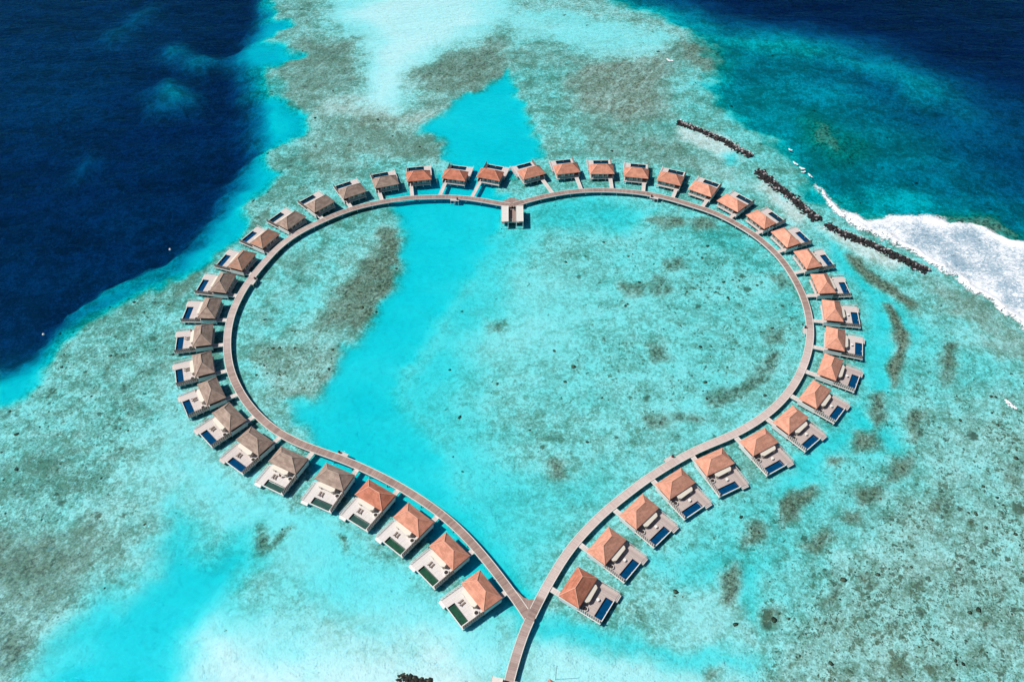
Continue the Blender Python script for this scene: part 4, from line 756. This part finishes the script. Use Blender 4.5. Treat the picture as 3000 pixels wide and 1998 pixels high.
def villa(name,x,y,th,label,rf,po,dk,jet=True):
    m=1 if name[0]=='L' else -1
    e=link('overwater_villa',None); e.location=(x,y,0); e.rotation_euler=(0,0,th)
    tag(e,label,'villa','overwater villas along the boardwalk')
    r=link('roof',ROOF[(rf,m)][0],e); link('ridge_cap',ROOF[(rf,m)][1],r)
    for k,mesh in PARTS[(m,dk)].items():
        if k.startswith('window') or k in('tub_water',): continue
        o_=link(k,mesh,e)
        if k=='wall':
            for j in range(3): link('window',PARTS[(m,dk)]['window.%d'%j],o_)
        if k=='round_tub': link('tub_water',PARTS[(m,dk)]['tub_water'],o_)
    p=link('pool',POOL[m][0],e); link('pool_water',POOL[m][1][po],p)
    for (u,v) in STP:
        s_=link('stilt',STILT,e); s_.location=(u,v*m,0)
    if jet:
        u1=jetty_len(x,y,th,m)
        b=MB(); L=-3.3-u1
        b.box(u1,-3.36,3.05,4.6,ZD-.22,ZD+.02,0); b.box(u1,-3.36,3.0,3.1,ZD-.3,ZD+.1,1); b.box(u1,-3.36,4.55,4.65,ZD-.3,ZD+.1,1)
        b.box(-3.36,-1.4,3.05,4.6,ZD+.005,ZD+.03,0)
        j=link('jetty',vm(b,'jetty',[M['jet'],M['white']],m),e)
    ALL.append((name,x,y,th,m,e,rf)); return e
for (n,x,y,th) in VILLAS:
    rf,po,dk=style(n); i=int(n[1:]); sd_='left' if n[0]=='L' else 'right'
    if i<=11: lab='villa with %s and %s, %s up from heart tip, %s arc'%(RW[rf],PW[po],ORD[i],sd_)
    else: lab='villa with %s and %s, %s from top notch, %s arc'%(RW[rf],PW[po],ORD[23-i],sd_)
    if n[0]=='R':   # right arc is numbered from the notch
        if i>=12: lab='villa with %s and %s, %s up from heart tip, right arc'%(RW[rf],PW[po],ORD[23-i])
        else: lab='villa with %s and %s, %s from top notch, right arc'%(RW[rf],PW[po],ORD[i])
    villa(n,x,y,th,lab,rf,po,dk)
# partly seen villa at the bottom edge
th=math.radians(-30); m=-1
cxn=9.6+math.cos(th)*EB-(-math.sin(th)*m)*(-EA); cyn=83.0+math.sin(th)*EB-(math.cos(th)*m)*(-EA)
villa('R23',cxn,cyn,th,'orange roof corner of a villa cut off by the bottom edge right of the boardwalk','orange','blue','deckP',jet=False)
# ------------------------------------------------------------------ loungers, tables on the decks
lb=MB(); lb.box(-.95,.35,-.22,.22,.26,.34); lb.quad([(.35,-.22,.34),(.95,-.22,.78),(.95,.22,.78),(.35,.22,.34)]); lb.quad([(.35,.22,.28),(.95,.22,.72),(.95,-.22,.72),(.35,-.22,.28)])
lb.quad([(.95,-.22,.72),(.95,.22,.72),(.95,.22,.78),(.95,-.22,.78)]); lb.quad([(.35,-.22,.28),(.95,-.22,.72),(.95,-.22,.78),(.35,-.22,.34)]); lb.quad([(.35,.22,.34),(.95,.22,.78),(.95,.22,.72),(.35,.22,.28)])
LB=lb.mesh('seat',[M['lounger']])
l2=MB()
for u in (-.85,.25):
    for v in (-.26,.26): l2.box(u-.04,u+.04,v-.04,v+.04,0,.26)
LL=l2.mesh('leg_frame',[M['black']])
tb=MB(); tb.cyl(0,0,.68,.74,.5,14); TT=tb.mesh('table_top',[M['white']])
tb=MB(); tb.cyl(0,0,0,.03,.28,10); tb.cyl(0,0,.03,.68,.05,8); TLg=tb.mesh('pedestal',[M['white']])
for (name,x,y,th,m,e,rf) in list(ALL):
    i=int(name[1:])
    if name=='R23': continue
    where='%s villa %s, %s arc'%(ORD[i if (name[0]=='L' and i<=11) or (name[0]=='R' and i<=11) else 23-i],
        ('up from tip' if (name[0]=='L' and i<=11) or (name[0]=='R' and i>=12) else 'from top notch'),'left' if name[0]=='L' else 'right')
    def put(u,v,rz,meshes,nm,label,cat,group):
        o_=link(nm,None); v*=m
        o_.location=(x+math.cos(th)*u-math.sin(th)*v,y+math.sin(th)*u+math.cos(th)*v,ZD+.003); o_.rotation_euler=(0,0,th+rz*m)
        tag(o_,label,cat,group)
        for k_,me_ in meshes: link(k_,me_,o_)
    if name[0]=='L' and i<=11:
        put(6.3,-.9,.1,[('seat',LB),('leg_frame',LL)],'sun_lounger','brown lounger nearer the slatted fence, deck of %s'%where,'lounger','sun loungers on villa decks')
        put(6.3,-1.9,.1,[('seat',LB),('leg_frame',LL)],'sun_lounger','brown lounger farther from the fence, deck of %s'%where,'lounger','sun loungers on villa decks')
    if name[0]=='R' and i>=12:
        put(6.4,-.6,0,[('table_top',TT),('pedestal',TLg)],'round_table','small white round table on deck of %s'%where,'table','white round tables on villa decks')
# folded parasols seen on a few decks
M['parasol']=plain('rust_canvas',(.30,.12,.08),.8,.15,3)
pb=MB(); pb.cyl(0,0,.0,1.0,.05,8); pb.cyl(0,0,1.0,2.3,.42,8,.06); PC=pb.mesh('folded_canopy',[M['parasol']])
pb=MB(); pb.cyl(0,0,0,.12,.3,10); PB=pb.mesh('base',[M['white']])
for nm,u,v,lab in (('L9',4.6,-3.95,'ninth villa up the left arc'),('L11',5.0,-4.2,'eleventh villa up the left arc'),('L6',5.4,.4,'sixth villa up the left arc'),('R11',4.9,-4.3,'eleventh villa from the notch on right arc'),('R10',5.2,-3.9,'tenth villa from the notch on right arc')):
    nn=[a for a in ALL if a[0]==nm][0]; x,y,th,m=nn[1:5]; v*=m
    o_=link('folded_parasol',None); o_.location=(x+math.cos(th)*u-math.sin(th)*v,y+math.sin(th)*u+math.cos(th)*v,ZD)
    tag(o_,'rust red folded parasol on deck of '+lab,'parasol','folded parasols on villa decks'); link('folded_canopy',PC,o_); link('base',PB,o_)
# ------------------------------------------------------------------ notch pavilion
def pavilion(cx,cy,rot,label,full=True):
    e=link('jetty_pavilion',None); e.location=(cx,cy,0); e.rotation_euler=(0,0,rot); tag(e,label,'pavilion','white-roofed pavilions on the boardwalk')
    b=MB(); b.box(-4.6,4.6,-4.2,5.0,ZW-.35,ZW-.01); link('deck',b.mesh('deck',[M['path']]),e)
    for s_ in (-1,1):
        b=MB(); x0,x1=sorted((s_*1.6,s_*4.75)); b.prism([(x0,-6.1),(x1,-6.1),(x1,4.4),(x0,4.4)],3.85,4.0); b.box(x0,x0+.12,-6.1,4.4,4.0,4.12); b.box(x1-.12,x1,-6.1,4.4,4.0,4.12)
        for k in range(5): b.box(x0+.12,x1-.12,-5.9+k*2.4,-5.8+k*2.4,4.0,4.035)
        link('flat_roof',b.mesh('flat_roof',[M['post']]),e)
        for (px,py) in ((x0+.15,-5.95),(x1-.15,-5.95),(x0+.15,4.2),(x1-.15,4.2)):
            b=MB(); b.cyl(px,py,.05,3.85,.13,8,m=0); b.cyl(px,py,-3.2,.05,.125,8,m=1); link('post',b.mesh('post',[M['white'],M['pile_shade']]),e)
    b=MB()
    for k in range(5): b.box(-1.4,.3,-3.6+k*.36,-3.3+k*.36,ZW-.0+.0,ZW+.05+k*.05)
    link('steps',b.mesh('steps',[M['slat']]),e)
    b=MB(); b.box(-1.4,1.4,-4.2,-4.1,ZW,ZW+.5); b.box(-1.35,.3,-4.0,-1.7,ZW+.002,ZW+.03); link('landing_rail',b.mesh('landing_rail',[M['slat']]),e)
    for (u,v) in ((-1.2,3.9),(1.2,3.9)):
        b=MB(); b.cyl(u,v,ZW,ZW+.75,.28,10); link('planter',b.mesh('planter',[M['black']]),e)
    return e
pavilion(.35,280.3,0.0,'white flat-roofed pavilion on stilts hanging inside the notch at the top of the heart')
pavilion(-2.2,78.5,math.radians(-13),'white flat-roofed pavilion beside the boardwalk stem at the bottom edge')
# ------------------------------------------------------------------ small swim platforms with lifebuoy posts
ALLW=np.concatenate([PL,PR])
PLATL=['lower left part of the heart','lower right part of the heart','middle of the left arc','middle of the right arc','top left lobe near the notch','top right lobe','top right lobe farther from the notch']
for i,(x,y) in enumerate(ITEMS[:6]):
    k=int(np.argmin(np.hypot(ALLW[:,0]-x,ALLW[:,1]-y))); p=ALLW[k]
    k2=min(k+2,len(ALLW)-1); t_=ALLW[k2]-ALLW[k-2]; t_/=np.hypot(*t_); n_=np.array([-t_[1],t_[0]])
    c_=np.array([5.,200.]);
    if (c_-p)@n_<0: n_=-n_
    q_=p+n_*(HW+.75); a=math.atan2(n_[1],n_[0])
    e=link('ladder_landing',None); e.location=(q_[0],q_[1],0); e.rotation_euler=(0,0,a)
    tag(e,'pale ladder landing on inner edge of boardwalk, '+PLATL[i],'landing','ladder landings along the boardwalk')
    b=MB(); b.box(-.5,.55,-1.9,1.9,ZW-.2,ZW+.04); link('deck',b.mesh('deck',[M['jet']]),e)
    for v_ in (-1.7,1.7):
        b=MB(); b.cyl(.4,v_,-3,ZW-.2,.1,6); link('pile',b.mesh('pile',[M['post']]),e)
    b=MB(); b.bar((.62,-.3,-1.),(.62,-.3,ZW+.6),.06,.06); b.bar((.62,.3,-1.),(.62,.3,ZW+.6),.06,.06)
    for k_ in range(6): b.bar((.62,-.3,-.6+k_*.4),(.62,.3,-.6+k_*.4),.05,.05)
    link('ladder',b.mesh('ladder',[M['white']]),e)
    s=link('lifebuoy_stand',None); s.location=(q_[0]-n_[0]*.1+t_[0]*1.2,q_[1]-n_[1]*.1+t_[1]*1.2,ZW+.04); s.rotation_euler=(0,0,a)
    tag(s,'dark red lifebuoy on black stand, '+PLATL[i],'lifebuoy','lifebuoy stands')
    b=MB(); b.box(-.22,.22,-.3,.3,0,.9); link('cabinet',b.mesh('cabinet',[M['black']]),s)
    b=MB()
    for j in range(14):
        a0=j*2*math.pi/14; a1=(j+1)*2*math.pi/14; b.bar((-.3,.34*math.cos(a0),.75+.34*math.sin(a0)),(-.3,.34*math.cos(a1),.75+.34*math.sin(a1)),.13,.13)
    link('ring',b.mesh('ring',[M['red']]),s)
# ------------------------------------------------------------------ poles and buoys
PLB=['thin white pole standing in the water right of the red-roofed villa row at top left','thin white pole beside the eighth villa from notch on right arc','thin white pole between two salmon-roofed villas low on the right arc','thin dark mast beside the orange roof corner at bottom edge']
for i,(x,y) in enumerate(POLES):
    b=MB(); dk_=i==3
    b.cyl(0,0,-4,6.0 if not dk_ else 9.5,.09 if not dk_ else .06,7,.05); o_=link('mooring_pole',b.mesh('mooring_pole',[M['white'] if not dk_ else M['black']])); o_.location=(x,y,0)
    tag(o_,PLB[i],'pole','poles standing in the lagoon')
for i,(x,y) in enumerate(BUOYS):
    b=MB(); rr_=.5
    for k_ in range(5):
        a0=-math.pi/2+k_*math.pi/5; a1=a0+math.pi/5; b.cyl(0,0,rr_*math.sin(a0),rr_*math.sin(a1),rr_*math.cos(a0)+.001,10,rr_*math.cos(a1)+.001,cap=False)
    b.cyl(0,0,.45,.9,.07,6)
    o_=link('buoy',b.mesh('buoy',[M['white']])); o_.location=(x,y,.1)
    tag(o_,('white buoy floating on deep blue water nearer the sand drop-off','white buoy floating at the far left edge of the deep water')[i],'buoy','buoys on deep water')
# ------------------------------------------------------------------ light, sky, camera
w=bpy.data.worlds.new('World'); SC.world=w; w.use_nodes=True; nt=w.node_tree; nt.nodes.clear()
sky=nt.nodes.new('ShaderNodeTexSky'); sky.sky_type='NISHITA'; sky.sun_disc=False
EL=math.radians(55); AZ=math.radians(184)     # direction towards the sun
sky.sun_elevation=EL; sky.sun_rotation=math.pi/2-AZ; sky.air_density=1.0; sky.dust_density=.4; sky.ozone_density=1.5
bg=nt.nodes.new('ShaderNodeBackground'); bg.inputs[1].default_value=SKY; ou=nt.nodes.new('ShaderNodeOutputWorld')
nt.links.new(sky.outputs[0],bg.inputs[0]); nt.links.new(bg.outputs[0],ou.inputs[0])
sl=bpy.data.lights.new('sun','SUN'); sl.energy=SUN; sl.angle=math.radians(.53); sl.color=(1,.965,.91)
so=bpy.data.objects.new('sun',sl); COL.objects.link(so)
sd3=Vector((math.cos(EL)*math.cos(AZ),math.cos(EL)*math.sin(AZ),math.sin(EL)))
so.rotation_euler=sd3.to_track_quat('Z','Y').to_euler(); so.location=sd3*900
f,p,r,H=CAM
cd=bpy.data.cameras.new('camera'); cd.sensor_fit='HORIZONTAL'; cd.sensor_width=36; cd.lens=f/3000*36; cd.clip_end=20000; cd.clip_start=1
co_=bpy.data.objects.new('camera',cd); COL.objects.link(co_)
fw=Vector((0,math.cos(p),-math.sin(p))); up=Vector((0,math.sin(p),math.cos(p))); rt=Vector((1,0,0))
R_=Vector(rt*math.cos(r)+up*math.sin(r)); U_=Vector(-rt*math.sin(r)+up*math.cos(r))
mt=Matrix((( R_.x,U_.x,-fw.x,0),(R_.y,U_.y,-fw.y,0),(R_.z,U_.z,-fw.z,H),(0,0,0,1)))
co_.matrix_world=mt; SC.camera=co_
SC.view_settings.view_transform='Standard'; SC.view_settings.look='None'; SC.view_settings.gamma=1; SC.view_settings.exposure=EXPO
SC.cycles.transparent_max_bounces=16; SC.cycles.max_bounces=6; SC.cycles.use_denoising=DENOISE
SC.cycles.sample_clamp_indirect=3
